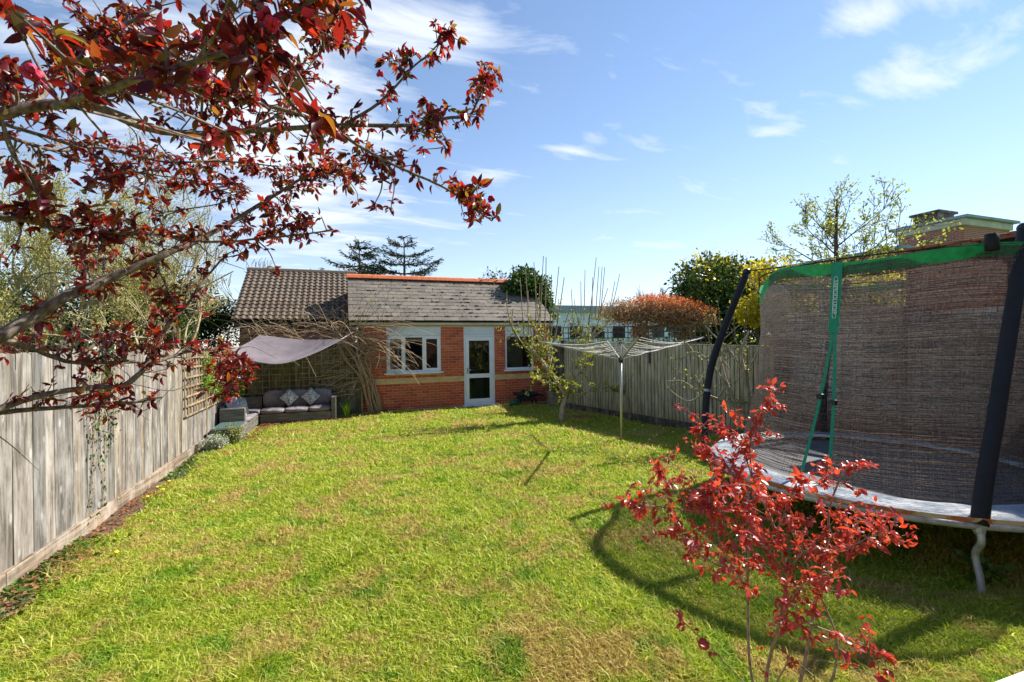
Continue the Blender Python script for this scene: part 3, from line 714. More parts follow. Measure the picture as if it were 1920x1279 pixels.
# ================================================================== RIGHT: BOUNDARY WALL AND TILED GARAGE
def brick_run(parent, X, Y0, Y1, z1, near_n, mat, brk):
    L_ = []
    for k in range(int(z1/.075)):
        y = Y0-(.1125 if k % 2 else 0)
        while y < Y1:
            a_, b_ = max(y+.005, Y0), min(y+.22, Y1); y += .225
            if b_-a_ > .03: L_.append((a_, b_, .0375+.075*k))
    L_.sort(key=lambda b: (0 if b[0] > 2.55 else 1, -(b[1]-b[0] > .18), -b[2]))
    tv = np.array([v.co[:] for v in brk.vertices]); fs = [tuple(p.vertices) for p in brk.polygons]; mb_ = MB()
    for i, b in enumerate(L_):
        M = mtx((0, -(b[1]-b[0])/.215, 0), (1, 0, 0), (0, 0, 1), (X+.03+random.uniform(-.003, .003), (b[0]+b[1])/2, b[2]))
        if i < near_n: inst('brick', brk, parent, M)
        else: mb_.add(tv@M[:3, :3].T+M[:3, 3], fs)
    if mb_.nv: put('brick_courses', mb_, mat, parent, kind='stuff')
bw = chamfer_box('brick', .215, .06, .065, .006, 'brick_wall')
WX = 7.5
wall = thing('brick_wall', (WX+.1, 5.1, 0), 'old whitewashed brick boundary wall with stone coping behind the trampoline', 'wall')
put('core', MB().box(WX+.012, WX+.22, 4.18, 6.02, 0, 2.25), 'mortar_dark', wall)
brick_run(wall, WX, 4.18, 6.02, 2.25, 300, 'brick_wall', bw)
put('return_pier', MB().box(7.14, WX+.22, 6.03, 6.26, 0, 1.95), 'brick_far_y', wall, bevel=.006)
for k in range(3): put('coping_stone', MB().box(WX-.05, WX+.28, 4.19+k*.612, 4.19+(k+1)*.612-.008, 2.252, 2.33), 'coping', wall, bevel=.01)
gar = thing('garage', (9, 1.5, 0), 'brick garage with mossy clay tile eave beside the trampoline', 'building')
put('wall', MB().box(WX-.028, WX+.2, -3, 4.15, 0, 2.975).box(WX+.2, 11.5, 3.95, 4.15, 0, 2.975), 'mortar_dark', gar)
brick_run(gar, WX-.04, -3, 4.15, 2.97, 300, 'brick_wall', bw)
gz0 = 2.985; gsl = unit([3.2, 0, .12]); gnm = unit([-.12, 0, 3.2])
grf = put('roof', MB().add([(WX-.2, -3.2, gz0), (WX-.2, 4.05, gz0), (WX+3.0, 4.05, gz0+.12), (WX+3.0, -3.2, gz0+.12), (WX-.2, -3.2, gz0+.03), (WX-.2, 4.05, gz0+.03), (WX+3.0, 4.05, gz0+.15), (WX+3.0, -3.2, gz0+.15)], [(0, 1, 2, 3), (7, 6, 5, 4), (1, 0, 4, 5), (2, 1, 5, 6), (3, 2, 6, 7), (0, 3, 7, 4)]), 'underlay', gar)
tile = chamfer_box('roof_tile', 1, 1, 1, .06, 'clay_tile')
for k in range(7):
    y = -3.2+(.085 if k % 2 else 0)
    while y < 4.0:
        o_ = random.uniform(-.025, .025)+(.03 if k == 1 else 0); kk_ = max(0, k-1)
        c = np.array([WX-.24+o_, y+.085, gz0+.036+(.05 if k else 0)+random.uniform(-.008, .010)]) + gsl*(kk_*.2+.13) + gnm*.008
        inst('roof_tile', tile, grf, mtx((0, .16, random.uniform(-.014, .014)), unit(gsl-gnm*.03)*.27, gnm*random.uniform(.03, .046), c)); y += .17
put('roof_slope', MB().bar(np.array([WX-.24, .4, gz0+.05])+gsl*1.5, np.array([WX-.24, .4, gz0+.05])+gsl*3.2, 7.2, .02, gnm), 'clay_tile', grf)
put('fascia', MB().box(WX-.19, WX-.16, -3.1, 4.03, gz0-.06, gz0-.005), 'gutter_dark', gar)

# ================================================================== FAR BUILDINGS
lb = thing('brick_block', (20, 22, 0), 'long flat roofed red brick building with strip windows beyond the boundary wall', 'building')
put('wall', MB().box(20, 32, 11.2, 17, 0, 5.25), 'brick_far_x', lb)
put('parapet', MB().box(19.9, 32.1, 11.15, 17.1, 5.252, 5.36), 'roof_grey', lb)
for k in range(2):
    y0 = 11.6+k*2.7
    wn = put('window', MB().box(19.93, 19.99, y0, y0+2.4, 2.2, 3.9), 'white_render', lb)
    for q in range(3): put('pane', MB().box(19.915, 19.928, y0+.08+q*.78, y0+.76+q*.78, 2.3, 3.8), 'dark_glass' if q != 1 else 'white_render', wn)
tw = thing('brick_tower', (24.5, 11.8, 0), 'square brick tower block with pale cornice and small roof box', 'building')
put('wall', MB().box(23, 26.2, 10.8, 13.05, 0, 6.25), 'brick_far_x', tw)
put('wall_face', MB().box(23.01, 26.19, 10.78, 10.799, 4.4, 6.25), 'brick_far_y', tw)
put('cornice', MB().box(22.9, 26.3, 10.7, 13.15, 6.252, 6.52), 'cornice', tw, bevel=.02)
put('roof_edge', MB().box(22.75, 26.45, 10.55, 13.3, 6.522, 6.62), 'roof_grey', tw)
put('roof_box', MB().box(23.75, 24.9, 12.0, 12.9, 6.622, 7.15).box(23.65, 25.0, 11.9, 13.0, 7.152, 7.25), 'post_dark', tw)
wb = thing('white_building', (17, 30, 0), 'low pale blue white building with flat roof beyond the trellis', 'building')
put('wall', MB().box(12.3, 27, 29, 37, 0, 3.9), 'white_render', wb)
put('roof', MB().box(12.1, 27.2, 28.7, 37.2, 3.902, 4.35), 'roof_grey', wb)
for k in range(8):
    x = 13.1+k*1.75; wn = put('window', MB().box(x, x+1.2, 28.94, 28.99, 1.95, 2.95), 'panel_white', wb); put('pane', MB().box(x+.06, x+1.14, 28.925, 28.938, 2.0, 2.9), 'dark_glass', wn)

mh = thing('added_brick_house', (0, -5, 0), 'unseen brick house added behind the viewpoint for the window panes to reflect', 'house')  # out of view, added so the outbuilding panes reflect a dark wall
put('wall', MB().box(-6, 7.3, -9, -3.2, 0, 5.0), 'brick_far_y', mh)
put('roof', MB().add([(-6.3, -9.3, 4.9), (7.5, -9.3, 4.9), (7.5, -2.9, 4.9), (-6.3, -2.9, 4.9), (-6.3, -6.1, 7.6), (7.5, -6.1, 7.6)], [(0, 1, 5, 4), (3, 4, 5, 2), (0, 4, 3), (1, 2, 5), (3, 2, 1, 0)]), 'slate', mh)
for x in (-4.2, 3.0):
    for z in (.9, 3.2):
        wn = put('window', MB().box(x, x+1.6, -3.19, -3.14, z, z+1.2), 'upvc', mh); put('pane', MB().box(x+.1, x+1.5, -3.139, -3.13, z+.1, z+1.1), 'dark_glass', wn)
# ================================================================== TRAMPOLINE
tc = np.array([5.35, 3.26]); RZ = .52
tr = thing('trampoline', (tc[0], tc[1], 0), 'round trampoline with leaning black safety net, green trim and white worn pad', 'trampoline')
ang = np.linspace(0, 2*math.pi, 72, endpoint=False); ca, sa = np.cos(ang), np.sin(ang)
put('frame_ring', MB().tube(np.c_[tc[0]+1.64*ca, tc[1]+1.64*sa, np.full(72, RZ-.02)], .028, 8, closed=True), 'rusty_steel', tr, smooth=True)
put('jumping_mat', MB().grid([[(tc[0]+r_*math.cos(t), tc[1]+r_*math.sin(t), RZ-.015-.05*(1-(r_/1.34)**2)) for r_ in (.02, .5, .9, 1.2, 1.34)] for t in ang], True), 'jump_mat', tr, smooth=True)
def wob(t, s_): return math.sin(t*7+s_)*.5+math.sin(t*17+s_*2)*.3+math.sin(t*31+s_)*.2
put('pad', MB().grid([[(tc[0]+(r_+.012*wob(t, r_*9))*math.cos(t), tc[1]+(r_+.012*wob(t, r_*9))*math.sin(t), z_+.012*wob(t, r_*5+1)) for r_, z_ in ((1.30, RZ+.02), (1.34, RZ+.045), (1.45, RZ+.05), (1.56, RZ+.045), (1.63, RZ+.035), (1.655, RZ+.012))] for t in np.linspace(0, 2*math.pi, 140, endpoint=False)], True), 'pad', tr, smooth=True)
put('pad_trim', MB().grid([[(tc[0]+(1.668+.006*wob(t, 3))*math.cos(t), tc[1]+(1.668+.006*wob(t, 3))*math.sin(t), z_) for z_ in (RZ+.045, RZ+.012)] for t in np.linspace(R(175), R(330), 60)]), 'pad_edge', tr)
NC0, NR0, NZ0, NC1, NR1, NZ1 = tc, 1.33, RZ+.05, np.array([6.3, 3.55]), 1.5, 2.66
def netp(th, t, dr=0.):
    bow = -.10*math.sin(math.pi*t)
    b_ = np.array([NC0[0]+(NR0+bow+dr)*math.cos(th), NC0[1]+(NR0+bow+dr)*math.sin(th), NZ0]); T = np.array([NC1[0]+(NR1+bow+dr)*math.cos(th), NC1[1]+(NR1+bow+dr)*math.sin(th), NZ1+topdz(th)])
    p = b_*(1-t)+T*t; return p
def topdz(th):
    g_ = (math.degrees(th) % 360); s_ = 0
    s_ -= .20*math.exp(-((g_-138)/12)**2)                 # the band hangs slack beside the far pole
    s_ += .03*math.sin(math.radians(g_)*5)
    return s_
def thL(t): return R(186.0+3.8*min(1, t/.70))
def thR(t): return R(196.3-6.2*min(1, t/.70))
def net_at(S_, t):
    tr_ = thR(t); return tr_+(thL(t)+2*math.pi-tr_)*S_
def net_vec(TH, Tt, dr):
    bow = -.10*np.sin(np.pi*Tt); g_ = np.degrees(TH) % 360
    dz = -.20*np.exp(-((g_-138)/12)**2)+.03*np.sin(np.radians(g_)*5); rb_ = NR0+bow+dr; rt2 = NR1+bow+dr
    X = (NC0[0]+rb_*np.cos(TH))*(1-Tt)+(NC1[0]+rt2*np.cos(TH))*Tt; Y = (NC0[1]+rb_*np.sin(TH))*(1-Tt)+(NC1[1]+rt2*np.sin(TH))*Tt
    return np.stack([X, Y, NZ0*(1-Tt)+(NZ1+dz)*Tt], -1)
def net_fold(TH, Tt): return .012*np.sin(TH*23)*Tt*(1-Tt)*2 + .02*np.sin(TH*9+1.3)*Tt**2
NV = []; NF = []; nb = 0
def ribbon(Pa, Pb):
    global nb
    k_ = len(Pa); V_ = np.empty((2*k_, 3)); V_[0::2] = Pa; V_[1::2] = Pb; q = np.arange(k_-1)*2+nb
    NV.append(V_); NF.append(np.stack([q, q+1, q+3], 1)); NF.append(np.stack([q, q+3, q+2], 1)); nb += 2*k_
NROW, NCOL = 185, 700; rdn = np.random.default_rng(5)
for i in range(NROW):                                          # weft, thick and uneven
    t0 = (i+.5+rdn.uniform(-.28, .28))/NROW; SS = np.linspace(0, 1, 240); TH = net_at(SS, t0)
    hw = .5/NROW*max(.1, .45+.18*rdn.normal())*np.clip(1+.35*np.interp(SS, np.linspace(0, 1, 90), rdn.normal(size=90)), .25, 1.9); wv_ = .25/NROW*np.interp(SS, np.linspace(0, 1, 60), rdn.normal(size=60))
    ta = np.clip(t0+wv_-hw, 0, 1); tb2 = np.clip(t0+wv_+hw, 0, 1); fo = net_fold(TH, ta)
    ribbon(net_vec(TH, ta, fo), net_vec(TH, tb2, fo))
for i in range(NCOL):                                          # warp, thin
    s0 = (i+rdn.uniform(.2, .8))/NCOL; Tt = np.linspace(0, 1, 20); w2 = .5/NCOL*rdn.uniform(.12, .32)
    TA = np.array([net_at(s0-w2, t) for t in Tt]); TB2 = np.array([net_at(s0+w2, t) for t in Tt]); ribbon(net_vec(TA, Tt, net_fold(TA, Tt)+.002), net_vec(TB2, Tt, net_fold(TB2, Tt)+.002))
net = put_tris('safety_net', np.concatenate(NV), np.concatenate(NF), 'net', tr)
def strip(pfun, ts_, w_, mat, name, thick=.004):
    A = [pfun(t, -1, w_) for t in ts_]; B = [pfun(t, 1, w_) for t in ts_]
    return put(name, MB().grid([A, B]), mat, tr, smooth=True)
Gb = [[netp(t, 1, .006)+np.array([0, 0, z_]) for z_ in (-.10, -.02, .03)] for t in np.linspace(0, 2*math.pi, 120, endpoint=False)]
put('net_band', MB().grid(Gb, True), 'green_band', tr, smooth=True)
ln_ = lambda e, w_: (lambda tl: [[netp((thL if e < 0 else thR)(t)+q*w_/1.4, t, .012) for q in (-1, 1)] for t in tl])(np.linspace(0.0, .70, 16))
put('zip_strap', MB().grid(ln_(-1, .016)), 'green_strap', tr); put('zip_strap', MB().grid(ln_(1, .016)), 'green_strap', tr)
ctr = R(189.9); bs = put('brand_strap', MB().grid([[netp(ctr+q*.034, t, .016) for q in (-1, -.3, .3, 1)] for t in np.linspace(.66, 1.02, 8)]), 'green_strap', tr)
# lettering on the strap: an outlined lozenge with upright letters running down it
def spt(u_, t): return netp(ctr+u_*.034, t, .024)
wl = MB(); A = []
for q in np.linspace(0, 2*math.pi, 40, endpoint=False):
    cx, cy = math.cos(q), math.sin(q); A.append(spt(.36*np.sign(cx)*abs(cx)**.5, .84+.105*np.sign(cy)*abs(cy)**.25))
wl.tube(A, .0022, 4, closed=True); put('emblem_outline', wl, 'white_print', bs)
def letters(txt):
    fc = bpy.data.curves.new('lettering', 'FONT'); fc.body = txt; fc.size = .06; fc.extrude = .0006; fc.align_x = 'CENTER'; fc.align_y = 'CENTER'; fc.space_character = 1.05
    fo = bpy.data.objects.new('lettering_src', fc); COL.objects.link(fo); dg = bpy.context.evaluated_depsgraph_get(); me = bpy.data.meshes.new_from_object(fo.evaluated_get(dg)); bpy.data.objects.remove(fo); return me
lt = letters('EBMODLUOIP')
p0_, p1_ = spt(0, .76), spt(0, .92); yd = unit(p1_-p0_); xd = unit(spt(1, .84)-spt(-1, .84)); xd = unit(xd-yd*(xd@yd)); zd = np.cross(xd, yd)
lt.materials.append(MAT['white_print']); xs_ = [v.co.x for v in lt.vertices]; sc = .36/(max(xs_)-min(xs_))
inst('lettering', lt, bs, mtx(-yd*sc, xd*sc, np.cross(-yd, xd)*sc, spt(0, .84)+np.cross(-yd, xd)*.003))
for e, th_ in ((-1, thL(.0)), (1, thR(.0))):
    p = netp(th_, 0, .04)
    k_ = MB(); k_.ell(p, (.035, .035, .03), 8, 6); k_.tube([p, p+np.array([-.05, -.02, -.03]), p+np.array([-.09, -.01, -.045])], [.008, .006, .005], 5); k_.tube([p, p+np.array([.03, -.05, -.02]), p+np.array([.06, -.08, -.045])], [.008, .006, .005], 5)
    put('strap_knot', k_, 'black_plastic', tr, smooth=True)
for f_, t in ((thL, .36), (thR, .34)):
    p = netp(f_(t), t, .02); put('buckle', MB().box(p[0]-.02, p[0]+.02, p[1]-.03, p[1]+.03, p[2]-.025, p[2]+.025), 'black_plastic', tr, bevel=.008)
# top rod, poles, legs
put('top_rod', MB().tube([netp(t, 1)*np.array([1, 1, 0])+np.array([0, 0, NZ1+.045]) for t in ang], .008, 6, closed=True), 'dark_foam', tr)
pole_paths = {
  132: [at(1320, 858, 5.78), at(1322, 800, 5.85), at(1326, 735, 5.92), at(1338, 672, 6.0), at(1368, 590, 6.15), at(1400, 512, 6.25)],
  233: [at(1836, 985, 3.34), at(1846, 905, 3.42), at(1866, 790, 3.58), at(1888, 650, 3.78), at(1912, 500, 3.98), at(1922, 430, 4.08)],
  52: [(6.37, 4.57, RZ-.05), (6.40, 4.60, .9), (6.5, 4.62, 1.5), (6.8, 4.7, 2.2), (7.2, 4.78, 2.72)],
  320: [(6.62, 2.2, RZ-.05), (6.66, 2.18, .9), (6.8, 2.2, 1.5), (7.1, 2.3, 2.2), (7.35, 2.42, 2.72)]}
for a_, P in pole_paths.items():
    Q = spline(P, 8); pl = put('pole', MB().tube(Q, .054 if a_ == 233 else .046, 12), 'dark_foam', tr, smooth=True)
    put('pole_cap', MB().ell(Q[-1]+np.array([0, 0, .015]), (.056, .056, .05), 10, 7), 'black_plastic', pl, smooth=True)
    kk = len(Q)*2//5
    if a_ == 132: put('pole_joint', MB().tube([Q[kk], Q[kk]*.4+Q[kk+1]*.6], .049, 12), 'steel', pl)
put('tie_rod', MB().tube([at(1400, 508, 6.25), netp(R(166), 1)+np.array([0, 0, .04])], .009, 6).tube([at(1402, 520, 6.25), netp(R(140), 1)], .006, 5).tube([at(1922, 440, 4.08), netp(R(243), 1)+np.array([0, 0, .03])], .009, 6), 'dark_foam', tr)
p = at(1860, 455, 3.98); put('foam_end', MB().tube([p+np.array([0, 0, .075]), p-np.array([0, 0, .07])], .05, 8), 'dark_foam', tr, smooth=True)
for a_ in (133, 232, 52, 320):
    q = R(a_); b_ = np.array([tc[0]+1.66*math.cos(q), tc[1]+1.66*math.sin(q), 0]); o_ = np.array([math.cos(q), math.sin(q), 0])
    P = spline([b_-o_*.03+[0, 0, RZ-.03], b_-o_*.0+[0, 0, RZ-.13], b_-o_*.07+[0, 0, .27], b_-o_*.02+[0, 0, .12], b_+o_*.0+[0, 0, -.02]], 6)
    lg = put('leg', MB().tube(P, .024, 8), 'rusty_steel', tr, smooth=True)
    put('bracket', MB().ell(P[1], (.04, .04, .05), 8, 6), 'rusty_steel', lg)
    th_ = q+R(38); b2 = np.array([tc[0]+1.60*math.cos(th_), tc[1]+1.60*math.sin(th_), 0])
    put('leg', MB().tube(spline([b2+[0, 0, RZ-.03], b2*.98+np.append(tc, 0)*.02+[0, 0, .25], b2+[0, 0, -.02]], 6), .022, 8), 'rusty_steel', tr, smooth=True)

# ================================================================== ROTARY DRYER
pb = np.array([4.8, 7.28, 0]); dr = thing('rotary_dryer', pb, 'open rotary clothes dryer with grey lines standing on the lawn', 'clothes dryer')
put('pole', MB().tube([pb, pb+[0, 0, 1.5]], .024, 10).tube([pb+[0, 0, 1.5], pb+[0, 0, 1.86]], .017, 10), 'alu', dr, smooth=True)
hub = pb+np.array([0, 0, 1.53])
put('hub', MB().tube([hub-[0, 0, .05], hub+[0, 0, .04]], .042, 10).tube([hub+[0, 0, .27], hub+[0, 0, .36]], .03, 10), 'black_plastic', dr)
ax = [(-r0*1.56+fw*.03, .37), (fw*1.55+r0*.07, .35), (r0*1.6+fw*.02, .40), (-fw*1.55-r0*.07, .42)]
tips = []
for v, h in ax:
    tp = hub+v+np.array([0, 0, h]); tips.append(tp); am = put('arm', MB().bar(hub+unit(v)*.03, tp, .026, .026), 'alu', dr, bevel=.004)
    put('end_cap', MB().bar(tp-unit(v)*.03, tp+unit(v)*.02, .032, .032), 'black_plastic', am)
    mid_ = hub+(tp-hub)*.42; put('strut', MB().bar(pb+[0, 0, 1.83], mid_, .008, .008), 'alu', dr)
for k in range(9):
    fr_ = .28+.086*k; lnm = MB()
    for i in range(4):
        a_ = hub+(tips[i]-hub)*fr_; b_ = hub+(tips[(i+1) % 4]-hub)*fr_
        P = [a_+(b_-a_)*t-np.array([0, 0, .10*fr_*math.sin(math.pi*t)*(1+.3*math.sin(k*2.1+i))]) for t in np.linspace(0, 1, 8)]
        lnm.tube(P, .0032, 4, cap=False)
    put('washing_line', lnm, 'line_cord', dr)

# ================================================================== SOFA CORNER
def soft(x0, x1, y0, y1, z0, z1, puff=.03, k=8):
    """pillowy box: rounded block from a subdivided cube"""
    mb_ = MB(); c = np.array([(x0+x1)/2, (y0+y1)/2, (z0+z1)/2]); h = np.array([(x1-x0)/2, (y1-y0)/2, (z1-z0)/2])
    g_ = np.linspace(-1, 1, k)
    for a_ in range(3):
        for s_ in (-1, 1):
            Gd = []
            for u_ in g_:
                row = []
                for v_ in g_:
                    q = np.zeros(3); q[a_] = s_; q[(a_+1) % 3] = u_*s_; q[(a_+2) % 3] = v_
                    e = 5.; nn = (abs(q)**e).sum()**(1/e); q = q/nn*1.0
                    q2 = q*h; q2[a_] += s_*puff*(1-u_**2)*(1-v_**2); row.append(c+q2)
                Gd.append(row)
            mb_.grid(Gd)
    return mb_
sf = thing('garden_sofa', (-1.1, 12.5, 0), 'grey rattan sofa with mauve grey seat and back cushions against the trellis', 'sofa')
put('base', MB().box(-1.95, -.38, 12.16, 12.84, .02, .235), 'rattan', sf, bevel=.012)
put('back', MB().box(-1.95, -.38, 12.76, 12.86, .24, .60), 'rattan', sf, bevel=.012)
put('arm', MB().box(-.376, -.26, 12.14, 12.84, .01, .575), 'rattan', sf, bevel=.014)
for k in range(3): put('seat_cushion', soft(-1.945+k*.524, -1.945+(k+1)*.524-.006, 12.13, 12.66, .238, .345, .012), 'cushion_grey', sf, smooth=True)
for k in range(3): put('back_cushion', soft(-1.93+k*.515, -1.93+(k+1)*.515-.006, 12.60, 12.755, .335, .73, .02), 'cushion_grey', sf, smooth=True)
ss = thing('sofa_section', (-2.2, 11.6, 0), 'grey rattan corner section of the sofa along the side fence', 'sofa')
put('base', MB().box(-2.46, -1.97, 10.93, 12.84, .02, .24), 'rattan', ss, bevel=.012)
put('arm', MB().box(-2.46, -2.0, 10.80, 10.92, .02, .58), 'rattan', ss, bevel=.014)
put('back', MB().box(-2.488, -2.40, 10.93, 12.84, .245, .62), 'rattan', ss, bevel=.012)
put('end_panel', MB().box(-2.395, -1.975, 12.70, 12.82, .245, .60), 'rattan', ss, bevel=.012)
put('seat_cushion', soft(-2.39, -1.955, 10.935, 12.68, .242, .345, .01), 'cushion_grey', ss, smooth=True)
ct = thing('rattan_table', (-2.2, 10.4, 0), 'low grey rattan table with glass top beside the sofa corner', 'table')
put('base', MB().box(-2.44, -1.94, 9.98, 10.78, .0, .30), 'rattan', ct, bevel=.012)
put('table_top', MB().box(-2.42, -1.96, 10.0, 10.76, .303, .315), 'glass_top', ct, bevel=.004)
def pillow(w_, th_, k=12):
    mb_ = MB(); g_ = np.linspace(-1, 1, k)
    for s_ in (-1, 1):
        mb_.grid([[(u_*w_/2*(1-.07*(1-abs(v_))**2*0-.06*math.cos(v_*1.57)), s_*th_/2*((1-u_**4)*(1-v_**4))**.6, s_*v_*w_/2*(1-.06*math.cos(u_*1.57))) for v_ in g_] for u_ in g_])
    return mb_
def place(name, mb_, mat, M, **kw):
    me = mesh(name, mb_.verts(), mb_.f, True); me.materials.append(MAT[mat]); o = bpy.data.objects.new(name, me); COL.objects.link(o); o.matrix_world = Matrix(M.tolist()); return setp(o, **kw)
def rotm(rx, ry_, rz_, t):
    M = (Matrix.Rotation(rz_, 4, 'Z')@Matrix.Rotation(rx, 4, 'X')@Matrix.Rotation(ry_, 4, 'Y')); M.translation = t; return np.array(M)
for x, lb_ in ((-1.35, 'black and white patterned cushion propped on its corner at the middle of the sofa'), (-.86, 'black and white patterned cushion propped on its corner nearer the sofa arm')):
    place('cushion', pillow(.33, .11), 'cushion_print', rotm(R(-16), R(45), R(random.uniform(-6, 6)), (x, 12.50, .575)), label=lb_, cat='cushion', group='patterned cushions on the sofa')
place('cushion', pillow(.36, .12), 'cushion_blue', rotm(R(-18), 0, R(72), (-2.27, 11.10, .52)), label='plain blue grey cushion on the corner section by its arm', cat='cushion')
for k, y in enumerate((11.30, 11.46)):
    place('cushion', pillow(.40, .12), 'cushion_print', rotm(R(-20), R(8), R(64), (-2.22+.02*k, y, .54)), label=('patterned cushion on the corner section touching the plain blue grey cushion', 'patterned cushion on the corner section behind the other patterned one')[k], cat='cushion', group='patterned cushions on the corner section')
# shade sail
A_, B_, C_ = aty(432, 656, 11.0), aty(487, 628, 12.55), aty(640, 636, 12.3)
top = spline([B_, B_*.5+C_*.5-np.array([0, 0, .06]), C_], 10); bot = spline([A_, aty(470, 676, 11.0), aty(527, 682, 11.1), aty(585, 664, 11.6), C_-np.array([0, 0, .02])], 6)
bi = np.array([bot[int(round(q))] for q in np.linspace(0, len(bot)-1, len(top))])
G = [[top[i]*(1-t)+bi[i]*t-np.array([0, 0, .13*math.sin(math.pi*t)*math.sin(math.pi*min(1, (i+2)/len(top)))]) for t in np.linspace(0, 1, 8)] for i in range(len(top))]
sail = thing('shade_sail', (float(bi[8][0]), 11.8, 1.5), 'mauve grey fabric shade sail hung above the corner sofa', 'shade sail')
put('fabric', MB().grid(G), 'sail', sail, smooth=True)
put('hem', MB().tube(bi, .012, 6), 'sail', sail)
put('rope', MB().tube([C_, aty(664, 622, 12.75)], .006, 5).tube([A_, np.array([FX+.04, 10.9, 1.8])], .006, 5).tube([B_, np.array([B_[0]-.1, HY-.02, 1.88])], .006, 5), 'line_cord', sail)

# ================================================================== SMALL THINGS BY THE OUTBUILDING
bq = thing('barbecue', (5.0, 12.45, 0), 'small black barbecue on short legs by the outbuilding wall', 'barbecue')
put('lid', MB().box(4.62, 5.28, 12.25, 12.65, .30, .38).box(4.86, 5.1, 12.35, 12.6, .38, .46), 'bbq_dark', bq, bevel=.02)
put('body', MB().box(4.70, 5.22, 12.28, 12.62, .16, .295), 'bbq_dark', bq, bevel=.02)
for x, y in ((4.72, 12.3), (5.2, 12.3), (4.72, 12.6), (5.2, 12.6)): put('leg', MB().box(x-.02, x+.02, y-.02, y+.02, -.01, .17), 'bbq_dark', bq)
put('side_shelf', MB().box(5.23, 5.5, 12.3, 12.6, .28, .30), 'bbq_dark', bq); put('knob', MB().ell((5.2, 12.26, .24), (.04, .03, .04), 8, 6), 'red_paint', bq)
put('base_tray', MB().box(4.7, 5.5, 12.25, 12.65, -.01, .015), 'bbq_dark', bq)
pot = thing('plant_pot', (4.52, 12.3, 0), 'round green plastic pot beside the black barbecue', 'pot')
put('body', MB().tube([(4.52, 12.3, 0), (4.52, 12.3, .1), (4.52, 12.3, .2)], [.1, .14, .15], 14), 'bottle_green', pot, smooth=True); put('rim', MB().tube([(4.52, 12.3, .19), (4.52, 12.3, .225)], .16, 14), 'bottle_green', pot)
pl_ = thing('stone_planter', (5.72, 12.1, 0), 'square weathered stone planter at the outbuilding corner', 'planter')
put('body', MB().box(5.55, 5.85, 11.95, 12.3, -.01, .36), 'stone', pl_, bevel=.02); put('rim', MB().box(5.53, 5.87, 11.93, 12.32, .36, .41), 'stone', pl_, bevel=.012)
put('shrub', MB().ell((5.7, 12.12, .42), (.12, .14, .06), 8, 5), 'soil', pl_)
cr = crown('foliage', lumps((5.72, 12.15, .8), (.2, .25, .4), 8, (.4, .7)), 900, .05, 'dark_evergreen', pl_)
for k, p in enumerate(((5.35, 9.95), (5.62, 9.75))):
    o = put('paving_slab', MB().box(p[0]-.17, p[0]+.17, p[1]-.12, p[1]+.12, .005, .045), 'terracotta', base=(p[0], p[1], 0), bevel=.008, label='flat reddish brick slab lying in the grass by the right fence', cat='slab', group='slabs by the right fence')
mt_ = put('rubber_mat', MB().box(4.35, 4.75, 1.5, 1.75, .02, .035), 'rubber_blue', base=(4.5, 1.6, 0), bevel=.004, label='dark blue rubber mat lying in the shaded grass by the trampoline', cat='mat')
tb = thing('garden_table', (2.75, .75, 0), 'white garden table with a bare flat top at the lawn edge', 'table')
e0, e1 = at(1876, 1281, 2.0)*1., at(1922, 1262, 2.0)
dz_ = .62; pA = CAM+ray(1874, 1281)*((dz_-CZ)/ray(1874, 1281)[2]); pB = CAM+ray(1924, 1262)*((dz_-CZ)/ray(1924, 1262)[2])
dx_ = unit(np.array([*(pB-pA)[:2], 0])); dn = np.array([dx_[1], -dx_[0], 0]); o_ = pA+dx_*.45+dn*.28
put('table_top', MB().bar(o_-dx_*.62, o_+dx_*.55, .56, .03), 'white_paint', tb, bevel=.006)
for a_ in (-.52, .48):
    for b_ in (-.22, .22):
        q = o_+dx_*a_+dn*b_; put('leg', MB().box(q[0]-.02, q[0]+.02, q[1]-.02, q[1]+.02, -.02, dz_-.015), 'white_paint', tb)
# ================================================================== BACKGROUND TREES
def tree(name, base, label, cat='tree', group=None): return thing(name, base, label, cat, group)
# conifers behind the outbuilding
def conifer(base, H, Rb, seed, tiers, label, droop, N, tl=.1):
    rd = np.random.default_rng(seed); t = tree('conifer_tree', base, label, 'tree'); b_ = np.array(base, float)
    put('trunk', MB().tube([b_, b_+[0, 0, H*.5], b_+[0, 0, H]], [.28, .16, .02], 7), 'dark_bark', t)
    bm = MB(); P = []; Dv = []
    for k in range(tiers):
        f_ = k/(tiers-1); z = H*(.30+.69*f_); rad = Rb*(1-f_)**.75+.25
        for q in range(rd.integers(6, 10)):
            a_ = rd.uniform(0, 6.283); L_ = rad*rd.uniform(.55, 1.1); dz = -droop*L_*(1-f_)+rd.uniform(-.1, .25); o_ = np.array([math.cos(a_), math.sin(a_), 0])
            pts = np.array([b_+[0, 0, z]+o_*L_*s_+np.array([0, 0, dz*s_**1.4+.22*L_*(s_**3)]) for s_ in np.linspace(0, 1, 6)])
            bm.tube(pts, np.linspace(.05, .012, 6), 4, cap=False)
            for _ in range(int(N*L_/Rb)):
                s_ = rd.uniform(.22, 1.02); j = min(4, int(s_*5)); p = pts[j]+(pts[j+1]-pts[j])*(s_*5-j)
                lat = np.cross(o_, [0, 0, 1])*rd.normal()*.15*L_*(1.15-s_); P.append(p+lat+rd.normal(size=3)*np.array([.06, .06, .05])); Dv.append(o_+lat*1.5+rd.normal(size=3)*.4)
    put('branches', bm, 'dark_bark', t)
    v, f = scatter(DT, np.array(P), frames(np.array(Dv)), np.c_[np.full(len(P), tl*.8), rd.uniform(tl*1.4, tl*3, len(P)), np.full(len(P), tl)]); put_tris('crown', v, f, 'conifer', t)
